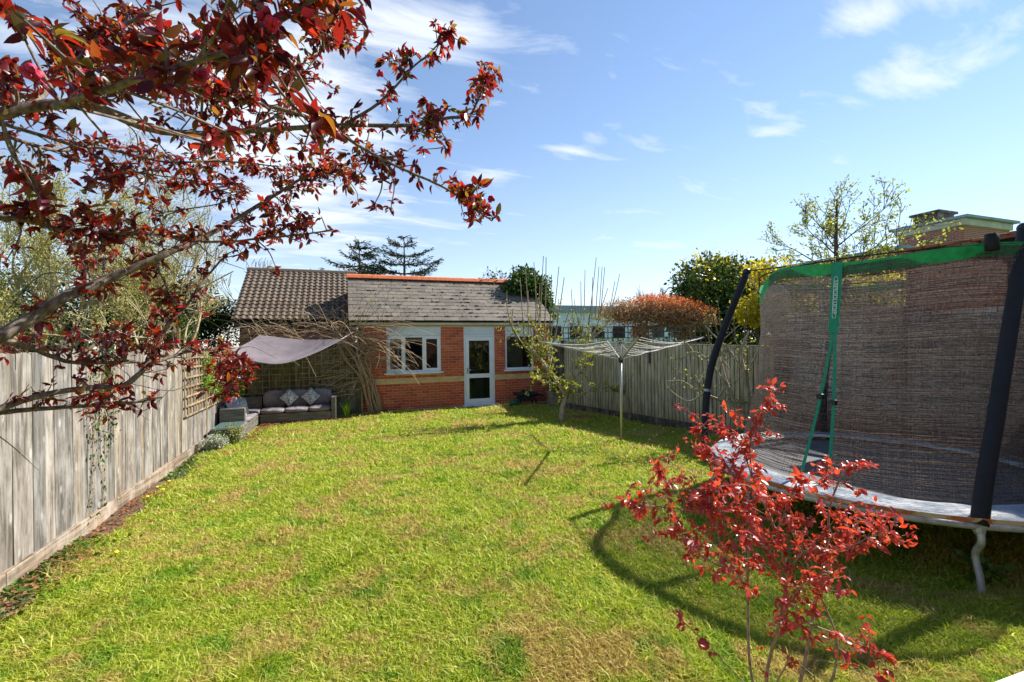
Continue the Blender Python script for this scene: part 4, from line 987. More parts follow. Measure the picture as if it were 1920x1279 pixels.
p = at(676, 640, 34); conifer((p[0], p[1], 0), 1.9+190*34/853, 5.0, 3, 16, 'dark narrow conifer with drooping tiers behind the slate roof', .35, 150, .15)
p = at(760, 640, 36); conifer((p[0], p[1], 0), 1.9+198*36/853, 6.0, 8, 11, 'dark spreading cedar with flat layered boughs behind the slate roof', .02, 190, .15)
def bare(name, px_, D, topy, label, spread, seed, levels=5, r=.16, mat='twig_brown', leaves=None, trunk=.3, up_=.3, rmin=.008, kids=(2, 4), base=None, dev=(.3, .8)):
    b_ = at(px_, 640, D) if base is None else np.array(base, float); b_[2] = 0; H = CZ+(636-topy)*D/F_PX
    t = tree(name, b_, label); polys, tips = branch_tree(b_, H, spread, levels, r, seed, up_, kids, trunk, dev=dev)
    zz = max(P[:, 2].max() for P, _ in polys); k_ = H/zz; polys = [(b_+(P-b_)*[1, 1, k_], q) for P, q in polys]; tips = [b_+(P-b_)*[1, 1, k_] for P in tips]
    put('trunk', wood_mesh(polys[:1], 8), mat, t, smooth=True)
    put('branches', wood_mesh(polys[1:], 5, 3, rmin), mat, t)
    if leaves:
        N, size, lm_, spr = leaves; P = np.concatenate(tips); P = P[rng.integers(0, len(P), N)]+rng.normal(size=(N, 3))*spr
        v, f = scatter(DT, P, frames(rng.normal(size=(N, 3))), rng.uniform(size*.6, size*1.3, N)); put_tris('crown', v, f, lm_, t)
    return t, polys
bare('bare_tree', 572, 40, 497, 'small leafless tree far behind the pantile roof', .9, 5, 5, .16, 'twig_brown', rmin=.02)
bare('bare_tree', 505, 30, 470, 'leafless twiggy tree behind the left end of the pantile roof', .9, 15, 5, .12, 'dark_bark', rmin=.012)
bare('bare_tree', 1221, 40, 532, 'small leafless tree far behind the orange topped hedge', .6, 6, 5, .14, 'dark_bark', rmin=.016)
def leader_tree(px_, D, topy, label, sd):
    rd = np.random.default_rng(sd); b_ = at(px_, 640, D); b_[2] = 0; H = CZ+(632-topy)*D/F_PX; t = tree('leafing_tree', b_, label)
    tk = spline([b_, b_+[.05, 0, H*.35], b_+[-.05, 0, H*.7], b_+[.02, 0, H*.97]], 8); put('trunk', MB().tube(tk, np.linspace(.13, .022, len(tk)), 8), 'dark_bark', t, smooth=True)
    mb_ = MB(); lp = []
    def arm(p, d_, L_, rad, lv):
        pts = [p]; dd_ = unit(d_)
        for _ in range(5): dd_ = unit(dd_+rd.normal(size=3)*.14+[0, 0, .07]); pts.append(pts[-1]+dd_*L_/5)
        pts = np.array(pts); mb_.tube(pts, np.maximum(np.linspace(rad, rad*.35, 6), .0085), 5 if rad > .015 else 3, cap=False)
        if lv == 0 or L_ < .35: lp.append(pts[2:]); 
        if lv > 0:
            for q in range(2, 6):
                for _ in range(2 if lv > 1 else 1):
                    s_ = rd.normal(size=3); s_ = unit(s_-dd_*(s_@dd_)); arm(pts[q], unit(dd_*.75+s_*.75+[0, 0, .1]), L_*rd.uniform(.3, .55), rad*.45, lv-1)
    for k in range(19):
        f_ = .40+.57*(k/18); p = b_+(tk[int(f_*(len(tk)-1))]-b_); a_ = k*2.4+rd.normal()*.4; L_ = 2.7*(1-f_)**.7*rd.uniform(.75, 1.1)+.3; arm(p, (math.cos(a_), math.sin(a_), .45+.6*f_), L_, .05*(1.15-f_), 2 if f_ < .78 else 1)
    put('branches', mb_, 'dark_bark', t); E_ = np.concatenate(lp); N = 4200; P = E_[rd.integers(0, len(E_), N)]+rd.normal(size=(N, 3))*.05
    v, f = scatter(DT, P, frames(rd.normal(size=(N, 3))), rd.uniform(.05, .11, N)); put_tris('crown', v, f, 'spring_leaf', t)
leader_tree(1572, 13.5, 362, 'open tree with small yellow green spring leaves behind the boundary wall', 11)
# big evergreen, yellow shrub behind the fence
def bush(name, px_, D, py_, rw, rh, k, N, size, mat, label, cat='shrub', trunkm='dark_bark', lump=(.3, .5), dpt=None, extra=None, droop=0., tpl=DT):
    c = at(px_, py_, D); t = thing(name, (c[0], c[1], 0), label, cat); r_ = (rw, dpt or rw, rh)
    lm_ = lumps(c, r_, k, lump, zmin=.3)
    bm = MB()
    for e in lm_[:min(14, len(lm_))]:
        q = np.array([c[0]+rng.normal()*.1, c[1]+rng.normal()*.1, 0]); bm.tube(spline([q, q*.4+e[0]*.6-[0, 0, .2], e[0]], 4), np.linspace(.06, .015, 9), 5, cap=False)
    put('trunk', bm, trunkm, t)
    crown('crown', lm_, N, size, mat, t, droop, tpl)
    if extra: crown('new_growth', [(e[0]+[0, 0, e[1][2]*.6], e[1]*[.8, .8, .6]) for e in lm_ if e[0][2] > c[2]-rh*.1], extra[0], extra[1], extra[2], t)
    return t, lm_
bush('evergreen_tree', 1352, 18, 572, 2.15, 2.05, 46, 26000, .16, 'evergreen', 'large dark glossy evergreen tree beyond the right fence', 'tree', extra=(2500, .12, 'yellow_leaf'))
bush('yellow_shrub', 1440, 13.0, 560, 1.0, 1.25, 24, 6500, .1, 'yellow_leaf', 'yellow green leafy shrub between the evergreen and the trampoline net')
bush('yellow_shrub', 1640, 12.6, 560, 1.25, 1.05, 20, 6000, .1, 'yellow_leaf', 'yellow leaved shrub behind the boundary wall coping')
# clipped dry hedge shaped like a mushroom
c = at(1232, 592, 16); hg = thing('clipped_hedge', (c[0]-.5, c[1], 0), 'mushroom shaped clipped hedge, bare brown below and orange on top', 'hedge')
hv = c-np.array([0, 0, .0]); EL = []
for q in np.linspace(-1, 1, 13):
    hh_ = .62*(1-.25*q*q); EL.append((hv+r0*q*1.52+np.array([0, 0, .12-.28*max(0, q)**2]), np.array([.5, .8, hh_])))
st = MB(); bs_ = np.array([c[0]-.5, c[1], 0])
for _ in range(900):
    e = EL[rng.integers(len(EL))]; dd_ = unit(rng.normal(size=3)*[1, 1, .8]+[0, 0, .3]); q0 = e[0]+rng.normal(size=3)*[.2, .3, .1]-[0, 0, .15]; q1 = e[0]+dd_*e[1]*rng.uniform(.7, 1.12)
    st.tube([q0, (q0+q1)/2+rng.normal(size=3)*.05, q1], [.016, .011, .007], 3, cap=False)
put('twigs', st, 'twig_brown', hg, kind='stuff')
put('trunk', MB().tube(spline([bs_, bs_+[0, 0, 1.2], hv-r0*.5-[0, 0, .3]], 4), .11, 7).tube(spline([hv-r0*.6-[0, 0, .5], hv+r0*.1-[0, 0, .36], hv+r0*1.0-[0, 0, .42]], 5), .06, 6), 'lichen_bark', hg)
crown('dry_leaves', EL, 6000, .06, 'dry_hedge', hg)
crown('orange_tips', [(e[0]+[0, 0, e[1][2]*.62], e[1]*[.9, .8, .42]) for i, e in enumerate(EL) if i > 3], 3000, .06, 'orange_hedge', hg)
c2 = hv+r0*1.0-[0, 0, 1.0]; crown('dry_leaves', [(c2, np.array([.35, .4, .5])), (hv-r0*.55-[0, 0, .6], np.array([.4, .4, .35]))], 1600, .07, 'dry_hedge', hg)
# low green hedge beyond the trellis
c = at(1220, 650, 19); lh = thing('low_hedge', (c[0], c[1], 0), 'low bright green hedge seen through the trellis', 'hedge')
crown('foliage', [(c+r0*q-[0, 0, .35], np.array([.6, .5, .75])) for q in np.linspace(-3.5, 3.5, 11)], 6000, .1, 'weed_leaf', lh)
# ivy over the roof end
iv = thing('ivy_mound', (5.75, 14.6, 0), 'dense dark green ivy mound swallowing the roof end', 'ivy')
EI = lumps((5.72, 14.45, 3.68), (.72, .6, .62), 18, (.42, .65)) + lumps((6.28, 14.0, 2.75), (.25, .6, .9), 12, (.6, .9)) + lumps((4.9, 15.0, 3.88), (.55, .3, .16), 7, (.7, 1.2))
crown('crown', EI, 9000, .11, 'ivy_leaf', iv)
put('stems', MB().tube(spline([(6.2, 14.6, 0), (6.25, 14.5, 1.5), (6.15, 14.6, 2.8), (5.7, 14.8, 3.5)], 5), .06, 6), 'dark_bark', iv)
sp = MB(); P = []
for _ in range(26):
    b_ = np.array([rng.uniform(4.3, 5.4), 14.95, 3.95]); q = b_+np.array([rng.normal()*.22, rng.normal()*.1, rng.uniform(.12, .5)]); sp.tube([b_, (b_+q)/2+[.03, 0, .02], q], .006, 3, cap=False); P += [q, q+rng.normal(size=3)*.05, (b_+q)/2]
put('shoots', sp, 'twig_brown', iv, kind='stuff'); P = np.array(P); v, f = scatter(DT, P, frames(rng.normal(size=P.shape)), rng.uniform(.07, .13, len(P))); put_tris('shoot_leaves', v, f, 'ivy_leaf', iv)

# left, beyond the fence: willowy shrub and dark evergreen
wl_ = at(150, 640, 8.6); wt = thing('willow_shrub', (wl_[0], wl_[1], 0), 'tall pale twiggy shrub in yellow green bud behind the grey fence', 'shrub')
polys = []; tips = []
for k in range(18):
    o_ = np.array([wl_[0]+rng.uniform(-2.1, 1.7), wl_[1]+rng.uniform(-.6, .9), 0])
    pp, tt = branch_tree(o_, rng.uniform(4.2, 5.8), .9, 5, .05, 100+k, .35, (2, 3), .34, lean=(rng.normal()*.22, rng.normal()*.15), dev=(.25, .7)); polys += pp; tips += tt
keepp = [P for P in polys if not (P[0].mean(0)[0] > FX-.12)]; put('stems', wood_mesh(keepp, 4, 3, .005), 'willow_bark', wt)
tips = [P for P in tips if P[:, 0].max() < FX-.12]; P = np.concatenate(tips); N = 42000; P = P[rng.integers(0, len(P), N)]+rng.normal(size=(N, 3))*.07; P = P[P[:, 0] < FX-.1]
v, f = scatter(DT, P, frames(rng.normal(size=P.shape)), rng.uniform(.025, .05, len(P))); put_tris('buds', v, f, 'willow_leaf', wt)
bush('dark_evergreen', 260, 12.2, 570, 1.75, 1.3, 36, 19000, .1, 'dark_evergreen', 'dark evergreen shrub behind the grey fence and trellis', 'shrub', dpt=1.0)
bush('leafy_shrub', 385, 14.2, 606, 1.0, .95, 18, 6200, .09, 'ivy_leaf', 'bright green leafy shrub behind the trellis corner')
bush('dark_evergreen', 40, 13, 600, 2.0, 1.7, 26, 9000, .11, 'dark_evergreen', 'dark evergreen mass behind the willowy shrub', 'shrub')

bush('leafy_shrub', 310, 11.0, 625, .75, .75, 14, 4500, .07, 'ivy_leaf', 'mid green leafy shrub peering over the grey fence below the dark evergreen')
bush('leafy_shrub', 120, 11.5, 640, 1.6, .6, 14, 6000, .09, 'dark_evergreen', 'low dark hedge behind the stems of the willowy shrub')
# ================================================================== BARE CLIMBER ON THE OUTBUILDING
cl = thing('bare_climber', (.75, 12.75, 0), 'tangled leafless climber spilling from the outbuilding wall over fence and roofs', 'climber')
rd = np.random.default_rng(21); mt1 = MB(); mt2 = MB()
for k in range(16):
    x0 = .62+rd.normal()*.10; y0 = HY-.13+rd.normal()*.035
    P = [(x0+.12, y0, 0), (x0+.02+rd.normal()*.04, y0, .45), (x0-.12+rd.normal()*.06, y0-.02, .95), (x0-.34+rd.normal()*.12, y0-.03, 1.5), (x0-.5+rd.normal()*.25, y0+rd.normal()*.04, 2.0), (x0-.55+rd.normal()*.4, y0+.05*rd.normal(), 2.35+rd.normal()*.15)]
    mt1.tube(spline(P, 6), np.linspace(.026, .010, 31)*rd.uniform(.6, 1.2), 5, cap=False)
put('main_stems', mt1, 'vine_bark', cl, smooth=True)
def arc(p, d_, L_, sag, m=9, wig=.05):
    pts = [np.array(p, float)]; dd_ = unit(d_)
    for _ in range(m): dd_ = unit(dd_+rd.normal(size=3)*wig*np.array([1, .3, 1])+np.array([0, 0, -sag])); pts.append(pts[-1]+dd_*L_/m)
    return np.array(pts)
for k in range(230):
    x = rd.uniform(-2.6, .6) if rd.random() < .72 else rd.uniform(.2, 1.0); z = rd.uniform(1.95, 2.5) if x < .3 else rd.uniform(1.2, 2.45)
    y = HY-.10+rd.normal()*.06 if x > .3 else HY+rd.uniform(-.3, .9)
    d_ = np.array([rd.normal()*.8, -.12+rd.normal()*.12, rd.uniform(-.3, 1.3)]); P = arc((x, y, z), d_, rd.uniform(.5, 1.7), rd.uniform(.02, .2))
    if x > .3: P[:, 1] = np.minimum(P[:, 1], HY-.04); 
    hi = P[:, 2] > 2.42; P[hi & (P[:, 0] > .0), 1] = np.minimum(P[hi & (P[:, 0] > .0), 1], HY-.2)
    mt2.tube(P, np.linspace(.0075, .003, len(P)), 3, cap=False)
for k in range(26):
    P = arc((rd.uniform(.2, .8), HY-.14-rd.random()*.1, rd.uniform(1.2, 2.5)), (rd.uniform(.3, 1), -.15, rd.uniform(-.1, .9)), rd.uniform(.7, 2.0), rd.uniform(.06, .2)); P[:, 1] = np.minimum(P[:, 1], HY-.22); mt2.tube(P, np.linspace(.008, .0045, len(P)), 3, cap=False)
for k in range(22):
    P = arc((rd.uniform(-.2, .7), HY-.12, rd.uniform(.5, 1.5)), (-1, -.1, rd.uniform(-.6, .5)), rd.uniform(.4, 1.1), rd.uniform(-.05, .12)); P[:, 1] = np.minimum(P[:, 1], HY-.06); mt2.tube(P, np.linspace(.012, .005, len(P)), 4, cap=False)
put('twigs', mt2, 'vine_bark', cl, kind='stuff')

# ================================================================== FRUIT TREES BY THE RIGHT FENCE
def fruit(name, base, limbs, shoots, label, sd, leafN, lm_='spring_leaf', twN=60, lsz=.045):
    rd = np.random.default_rng(sd); t = tree(name, base, label); lim = MB(); pts = []
    put('trunk', MB().tube(spline(limbs[0][0], 6), np.linspace(limbs[0][1], limbs[0][2], (len(limbs[0][0])-1)*6+1), 9), 'pale_bark', t, smooth=True)
    for P, a_, b_ in limbs[1:]:
        Q = spline(P, 6); lim.tube(Q, np.linspace(a_, b_, len(Q))*1.25, 6, cap=False); pts.append(Q)
    allp = np.concatenate(pts); sh_ = MB(); ends = []
    for P in shoots:
        Q = spline(P, 4); sh_.tube(Q, np.linspace(.016, .009, len(Q)), 4, cap=True); ends.append(Q); 
    for k in range(twN):
        p = allp[rd.integers(len(allp))]; d_ = unit(rd.normal(size=3)+[0, 0, .5]); L_ = rd.uniform(.15, .5); q = p+d_*L_
        Q = np.array([p, (p+q)/2+rd.normal(size=3)*.03, q]); sh_.tube(Q, [.008, .006, .004], 3, cap=False); ends.append(spline(Q, 4))
    put('limbs', lim, 'pale_bark', t, smooth=True); put('shoots', sh_, 'shoot_bark', t, kind='stuff')
    E_ = np.concatenate(ends); E_ = E_[E_[:, 2] < 2.9] if len(E_) else E_
    P = E_[rd.integers(0, len(E_), leafN)]+rd.normal(size=(leafN, 3))*.02
    v, f = scatter(DT, P, frames(rd.normal(size=(leafN, 3))+[0, 0, .4]), rd.uniform(lsz*.6, lsz*1.4, leafN)); put_tris('leaves', v, f, lm_, t)
    return t
b_ = np.array([4.73, 9.65, 0]); DD = 10.69
A = lambda x, y, dd=0.: at(x, y, DD+dd)
limbs = [([b_, A(1055, 765), A(1061, 742)], .075, .06),
 ([A(1061, 742), A(1048, 722), A(1028, 695), A(1010, 668), A(992, 650)], .045, .02), ([A(1061, 742), A(1072, 715, .1), A(1090, 690, .2), A(1102, 665, .3)], .04, .015),
 ([A(1048, 722), A(1020, 715, -.2), A(998, 705, -.4)], .025, .01), ([A(1010, 668), A(985, 650, .2), A(962, 618, .3)], .02, .01), ([A(1028, 695), A(1035, 660, .3), A(1030, 630, .4)], .025, .012),
 ([A(1061, 742), A(1085, 738, -.1), A(1120, 733, -.2), A(1165, 735, -.2)], .02, .008), ([A(1010, 668), A(1015, 640, -.2), A(1000, 610, -.2)], .02, .01), ([A(1090, 690, .2), A(1110, 672, .5), A(1098, 640, .6)], .02, .01)]
shoots = []
for (x0, y0, x1, y1) in [(985, 655, 975, 520), (992, 650, 985, 500), (1000, 645, 990, 545), (1003, 640, 1001, 492), (1010, 660, 1019, 480), (1020, 650, 1024, 482), (1030, 640, 1034, 515), (1030, 645, 1048, 500), (1040, 640, 1058, 520), (962, 620, 950, 545), (962, 622, 962, 580), (1015, 640, 1012, 530), (1035, 650, 1047, 560), (970, 640, 952, 600), (1020, 640, 1008, 560), (1050, 640, 1068, 580)]:
    dd_ = rng.normal()*.25; shoots.append([A(x0, y0, dd_), A((x0+x1)/2+rng.normal()*3, (y0+y1)/2, dd_), A(x1, y1, dd_)])
fruit('fruit_tree', b_, limbs, shoots, 'small pruned fruit tree with upright shoots on the lawn beside the dryer', 31, 3200, twN=140, lsz=.058)
DD = 13.2; p = at(1104, 640, DD)
limbs = [([np.array([p[0], p[1], 0]), np.array([p[0], p[1], .9]), A(1104, 640)], .06, .045)] + [([A(1104, 640), A(1104+k*14, 615, k*.1), A(1104+k*20, 595, k*.1)], .025, .012) for k in (-2, -1, 0, 1, 2)]
shoots = []
for (x0, y0, x1, y1) in [(1090, 600, 1089, 528), (1095, 600, 1097, 506), (1104, 610, 1118, 483), (1110, 600, 1111, 520), (1116, 600, 1123, 500), (1122, 605, 1129, 500), (1125, 600, 1134, 501), (1075, 605, 1071, 542), (1140, 600, 1153, 527), (1142, 605, 1162, 514), (1085, 610, 1076, 560), (1120, 600, 1140, 540)]:
    dd_ = rng.normal()*.2; shoots.append([A(x0, y0, dd_), A((x0+x1)/2, (y0+y1)/2, dd_), A(x1, y1, dd_)])
fruit('fruit_tree', (p[0], p[1], 0), limbs, shoots, 'pollarded tree with bare upright rods behind the dryer and trellis', 33, 900, twN=60)
DD = 7.9; p = at(1404, 640, DD)
limbs = [([np.array([p[0], p[1], 0]), np.array([p[0], p[1], .35]), A(1398, 785)], .06, .045),
 ([A(1398, 785), A(1382, 763), A(1345, 748), A(1320, 738, -.1)], .03, .014), ([A(1345, 748), A(1312, 735), A(1280, 715), A(1250, 715)], .014, .006), ([A(1398, 785), A(1402, 740), A(1396, 700), A(1390, 660), A(1404, 620)], .035, .014),
 ([A(1382, 763), A(1362, 715), A(1350, 675), A(1330, 640)], .02, .008), ([A(1382, 763), A(1340, 690), A(1300, 660), A(1262, 690)], .016, .006), ([A(1396, 700), A(1370, 660), A(1340, 630), A(1322, 610)], .016, .007), ([A(1396, 700), A(1420, 660), A(1430, 610)], .016, .007),
 ([A(1320, 738), A(1290, 752), A(1255, 730), A(1248, 712)], .01, .005), ([A(1345, 748), A(1370, 700, .2), A(1345, 655, .2), A(1385, 610, .3)], .014, .006)]
shoots = [[A(x0, y0, .1), A((x0+x1)/2, (y0+y1)/2, .1), A(x1, y1, .1)] for (x0, y0, x1, y1) in [(1350, 640, 1327, 560), (1355, 640, 1345, 560), (1380, 640, 1370, 560), (1330, 640, 1325, 600), (1395, 640, 1400, 570), (1360, 660, 1410, 640), (1300, 660, 1285, 640)]]
fruit('fruit_tree', (p[0], p[1], 0), limbs, shoots, 'spindly fruit tree with sparse buds between the fence and trampoline', 35, 320, twN=55)
# ================================================================== SMALL PLANTS
def small_bush(name, c, r, N, size, mat, label, k=9, tpl=DT, cat='plant', stem='vine_bark'):
    t = thing(name, (c[0], c[1], 0), label, cat); L_ = lumps((c[0], c[1], r[2]*.9), r, k, (.35, .6), zmin=.05)
    bm = MB(); 
    for e in L_: bm.tube([(c[0], c[1], -.01), (np.array([c[0], c[1], 0])+e[0])/2, e[0]], [.008, .006, .004], 4, cap=False)
    put('stems', bm, stem, t); crown('foliage', L_, N, size, mat, t, tpl=tpl); return t
small_bush('silver_shrub', (-2.22, 9.45), (.2, .26, .19), 1700, .032, 'silver_leaf', 'low silver leaved shrub at the foot of the grey fence', 12)
small_bush('herb_plant', (-2.02, 9.86), (.17, .15, .24), 700, .035, 'herb_leaf', 'straggly green brown herb beside the rattan table', 8)
small_bush('leafy_plant', (-2.25, 9.80), (.14, .14, .17), 400, .05, 'weed_leaf', 'small green leafy plant between the silver shrub and the rattan table', 6)
def tuft(name, c, n_, h, spr, mat, label, cat='plant', wdt=.008):
    t = thing(name, (c[0], c[1], 0), label, cat); bl = MB()
    for _ in range(n_):
        a_ = rng.uniform(0, 6.28); o_ = np.array([math.cos(a_), math.sin(a_), 0]); b_ = np.array([c[0], c[1], 0])+o_*rng.random()*spr*.35; hh_ = h*rng.uniform(.5, 1.1); s_ = np.array([-o_[1], o_[0], 0])*wdt; e = o_*spr*rng.uniform(.2, 1)
        m_ = b_+e*.3+[0, 0, hh_*.6]; bl.add([b_-s_, b_+s_, m_-s_*.8, m_+s_*.8, b_+e+[0, 0, hh_]], [(0, 1, 3, 2), (2, 3, 4)])
    put('blades', bl, mat, t, kind='stuff'); return t
tuft('iris_clump', (-.02, 12.45), 90, .42, .2, 'shaggy_green', 'upright tuft of bright green blades beside the sofa arm')
tuft('grass_clump', (.9, 12.7), 60, .16, .25, 'weed_leaf', 'scruffy green tuft at the foot of the bare climber')
# weeds and dead leaves along the fences (nobody could count them)
N = 2600; yy = rng.uniform(3.2, 9.8, N); xx = FX+.09+np.abs(rng.normal(size=N))*.14; P = np.c_[xx, yy, gz(xx, yy)+.02+rng.random(N)*.03]
clus = vnoise(yy, xx*0, 3.2, 12) > -.05; P = P[clus]; v, f = scatter(DT, P, frames(rng.normal(size=P.shape)*[1, 1, .35]+[0, 0, .25]), rng.uniform(.02, .06, len(P))); put_tris('border_weeds', v, f, 'weed_leaf')
N = 1500; yy = np.concatenate([rng.uniform(3.0, 7.2, N//2), rng.uniform(10.0, 12.7, N//2)]); xx = np.concatenate([FX+.1+np.abs(rng.normal(size=N//2))*.14, -1.9+np.abs(rng.normal(size=N//2))*.16]); m_ = rng.random(N) < .5
P = np.c_[xx, yy, gz(xx, yy)+.035+rng.random(N)*.02]; v, f = scatter(DT, P, frames(rng.normal(size=P.shape)*[1, 1, .2], np.array([[0, 0, 1.]]*N)+rng.normal(size=(N, 3))*.3), rng.uniform(.025, .05, N)); put_tris('fallen_leaves', v, f, 'dead_leaf')
N = 700; xx = rng.uniform(-1.9, 1.2, N); yy = 12.1-.1*rng.random(N)+np.abs(rng.normal(size=N))*-.06+(xx > .1)*.62; P = np.c_[xx, yy, gz(xx, yy)+.03]; v, f = scatter(DT, P, frames(rng.normal(size=P.shape)*[1, 1, .3]), rng.uniform(.025, .055, N)); put_tris('leaf_litter', v, f, 'dead_leaf')
for k, (x, y) in enumerate(((-2.30, 6.7), (-2.22, 6.95), (-2.33, 7.1), (-2.28, 7.35), (-1.95, 5.0))):
    fl = thing('dandelion', (x, y, 0), 'yellow dandelion flower in the weeds along the grey fence', 'flower', 'dandelions along the grey fence')
    put('stem', MB().tube([(x, y, 0), (x+.01, y, .07)], .003, 4), 'weed_leaf', fl); put('flower_head', MB().ell((x+.01, y, .075), (.022, .022, .012), 8, 5), 'flower_yellow', fl)
for k, (x_, y_) in enumerate(((1244, 806), (1262, 812), (1205, 800), (1281, 826), (1232, 818), (1190, 808), (1270, 800), (1218, 826))):
    p = CAM+ray(x_, y_)*((.03-CZ)/ray(x_, y_)[2]); x, y = p[0], p[1]; fl = thing('daisy', (x, y, 0), 'tiny white daisy in the shaded grass by the right fence', 'flower', 'daisies by the right fence')
    put('stem', MB().tube([(x, y, 0), (x, y, .05)], .003, 4), 'weed_leaf', fl); put('flower_head', MB().ell((x, y, .055), (.022, .022, .008), 8, 5), 'white_paint', fl)
dF = unit(rb-ra); pS = ra+dF*2.95+nr*.03; strap_ = thing('blue_strap', (pS[0], pS[1], 1.4), 'short blue strap hanging on the right fence boards', 'strap')
put('webbing', MB().bar(pS+[0, 0, 1.36], pS+[0, 0, 1.72], .004, .05, dF), 'rubber_blue', strap_); put('hook', MB().box(pS[0]-.02, pS[0]+.02, pS[1]-.02, pS[1]+.02, 1.715, 1.74), 'steel', strap_)
# ivy strands on the grey fence
ivf = thing('fence_ivy', (FX+.03, 6.3, 1.8), 'variegated ivy strands hanging down the grey fence boards', 'ivy')
sm = MB(); P = []
for k in range(14):
    y0 = 6.25+rng.normal()*.16; z0 = rng.uniform(1.75, 1.9); L_ = rng.uniform(.3, 1.15); pts = [np.array([FX+.03, y0, z0])]
    for _ in range(8): pts.append(pts[-1]+np.array([0, rng.normal()*.035, -L_/8])); 
    pts = np.array(pts); sm.tube(pts, .004, 3, cap=False); j = rng.integers(0, 9, int(30*L_)); P.append(pts[j]+np.c_[np.abs(rng.normal(size=len(j)))*.015+.008, rng.normal(size=len(j))*.05, rng.normal(size=len(j))*.05])
for (y0, z0, y1, z1) in ((6.02, .75, 5.85, .12), (6.12, .78, 6.22, .2), (6.22, .2, 5.95, .1)):
    pts = spline([(FX+.03, y0, z0), (FX+.03, (y0+y1)/2+.04, (z0+z1)/2), (FX+.03, y1, z1)], 6); sm.tube(pts, .003, 3, cap=False); P.append(np.repeat(pts, 1, 0)+rng.normal(size=pts.shape)*[.004, .015, .01]+[.01, 0, 0])
P = np.concatenate(P); P = P[P[:, 2] > .1]; put('stems', sm, 'vine_bark', ivf); v, f = scatter(DT, P, frames(rng.normal(size=P.shape)*[.3, 1, 1]), rng.uniform(.03, .06, len(P))); put_tris('leaves', v, f, 'ivy_leaf', ivf)
tcl = thing('trellis_climber', (FX+.08, 9.9, 0), 'bright green leafy climber growing up the tan trellis', 'climber')
EL = lumps((FX+.13, 9.95, 1.4), (.08, .34, .45), 9, (.9, 1.5)) + lumps((FX+.13, 10.5, .98), (.08, .3, .2), 5, (.9, 1.5)) + lumps((FX+.2, 12.0, 1.05), (.12, .3, .4), 6, (.9, 1.4))
EL = [(np.array([max(e[0][0], FX+.1), e[0][1], e[0][2]]), np.array([.07, e[1][1]*1.2, e[1][2]*1.2])) for e in EL]
crown('leaves', EL, 1100, .055, 'shaggy_green', tcl); put('stem', MB().tube(spline([(FX+.08, 9.9, 0), (FX+.07, 9.95, .7), (FX+.07, 9.9, 1.2), (FX+.07, 10.05, 1.8)], 6), .008, 5).tube(spline([(FX+.07, 9.95, .7), (FX+.06, 10.4, .95), (FX+.06, 10.8, 1.1), (FX+.07, 11.9, 1.0)], 6), .006, 5), 'vine_bark', tcl)
# young bramble under the trampoline edge
small_bush('bramble', (4.55, 2.08), (.16, .16, .13), 60, .075, 'weed_leaf', 'small leafy bramble by the trampoline leg', 6)

# ================================================================== LEAVES AS PIECES
LMESH = {}
def leafy(parent, P, Dv, size, mat, keepN=300, wide=1., tplv=None):
    """P positions, Dv directions: the keepN that show largest become pieces, the rest one mesh"""
    P = np.asarray(P); Dv = np.asarray(Dv); size = np.asarray(size); n_ = len(P)
    rl = np.array([[0, 0, 1.]])*.9+rng.normal(size=(n_, 3))*.7; Rm = frames(Dv, rl)
    rel = P-CAM; dep = rel@fw; u_ = (rel@rt)/np.maximum(dep, .05); v_ = (rel@up)/np.maximum(dep, .05)
    vis = (dep > .2) & (np.abs(u_) < 1.12) & (np.abs(v_) < .75); score = np.where(vis, size/np.maximum(dep, .2), 0)
    order = np.argsort(-score); tops, rest = order[:keepN], order[keepN:]
    tps = [leaf_template(.3, .18, wide), leaf_template(.5, .35, wide*.9), leaf_template(.15, -.05, wide*1.1), leaf_template(.7, .5, wide)]
    mes = []
    for k, t in enumerate(tps):
        me = tris_mesh('leaf', t[0], t[1]); me.polygons.foreach_set('use_smooth', [True]*len(me.polygons)); me.materials.append(MAT[mat]); mes.append(me)
    for q in tops:
        if score[q] <= 0: continue
        M = np.eye(4); M[:3, :3] = Rm[q]*size[q]; M[:3, 3] = P[q]; inst('leaf', mes[int(rng.integers(4))], parent, M)
    V = []; Fs = []; b_ = 0
    for k, t in enumerate(tps):
        s_ = rest[k::4]
        if len(s_):
            v, f = scatter(t, P[s_], Rm[s_], size[s_]); V.append(v); Fs.append(f+b_); b_ += len(v)
    if V: put_tris('foliage', np.concatenate(V), np.concatenate(Fs), mat, parent)

# ================================================================== FOREGROUND CRAB APPLE
TB = np.array([-2.05, 1.75, 0]); crab = tree('crab_apple_tree', TB, 'crab apple tree with dark red purple leaves overhanging the lawn')
rd = np.random.default_rng(77)
main = []   # (points (x,y,D), radius start, radius end)
main.append(([(0, 217, 1.5), (75, 196, 1.55), (148, 193, 1.6), (205, 208, 1.7), (276, 240, 1.85), (386, 252, 2.0), (500, 244, 2.15), (652, 236, 2.3), (774, 235, 2.4), (844, 223, 2.45), (883, 219, 2.5), (903, 188, 2.52)], .020, .006))
main.append(([(148, 193, 1.6), (220, 155, 1.65), (296, 146, 1.75), (370, 168, 1.85), (440, 185, 1.9), (531, 203, 2.0), (621, 238, 2.1), (719, 297, 2.2), (832, 348, 2.3), (880, 380, 2.35), (930, 412, 2.4)], .014, .004))
main.append(([(640, 236, 2.28), (711, 192, 2.35), (742, 160, 2.4), (774, 125, 2.4), (813, 90, 2.45), (842, 52, 2.45)], .008, .003))
main.append(([(100, 200, 1.2), (188, 168, 1.15), (290, 138, 1.1), (413, 97, 1.1), (487, 60, 1.1), (571, 10, 1.1), (640, -40, 1.1)], .009, .004))
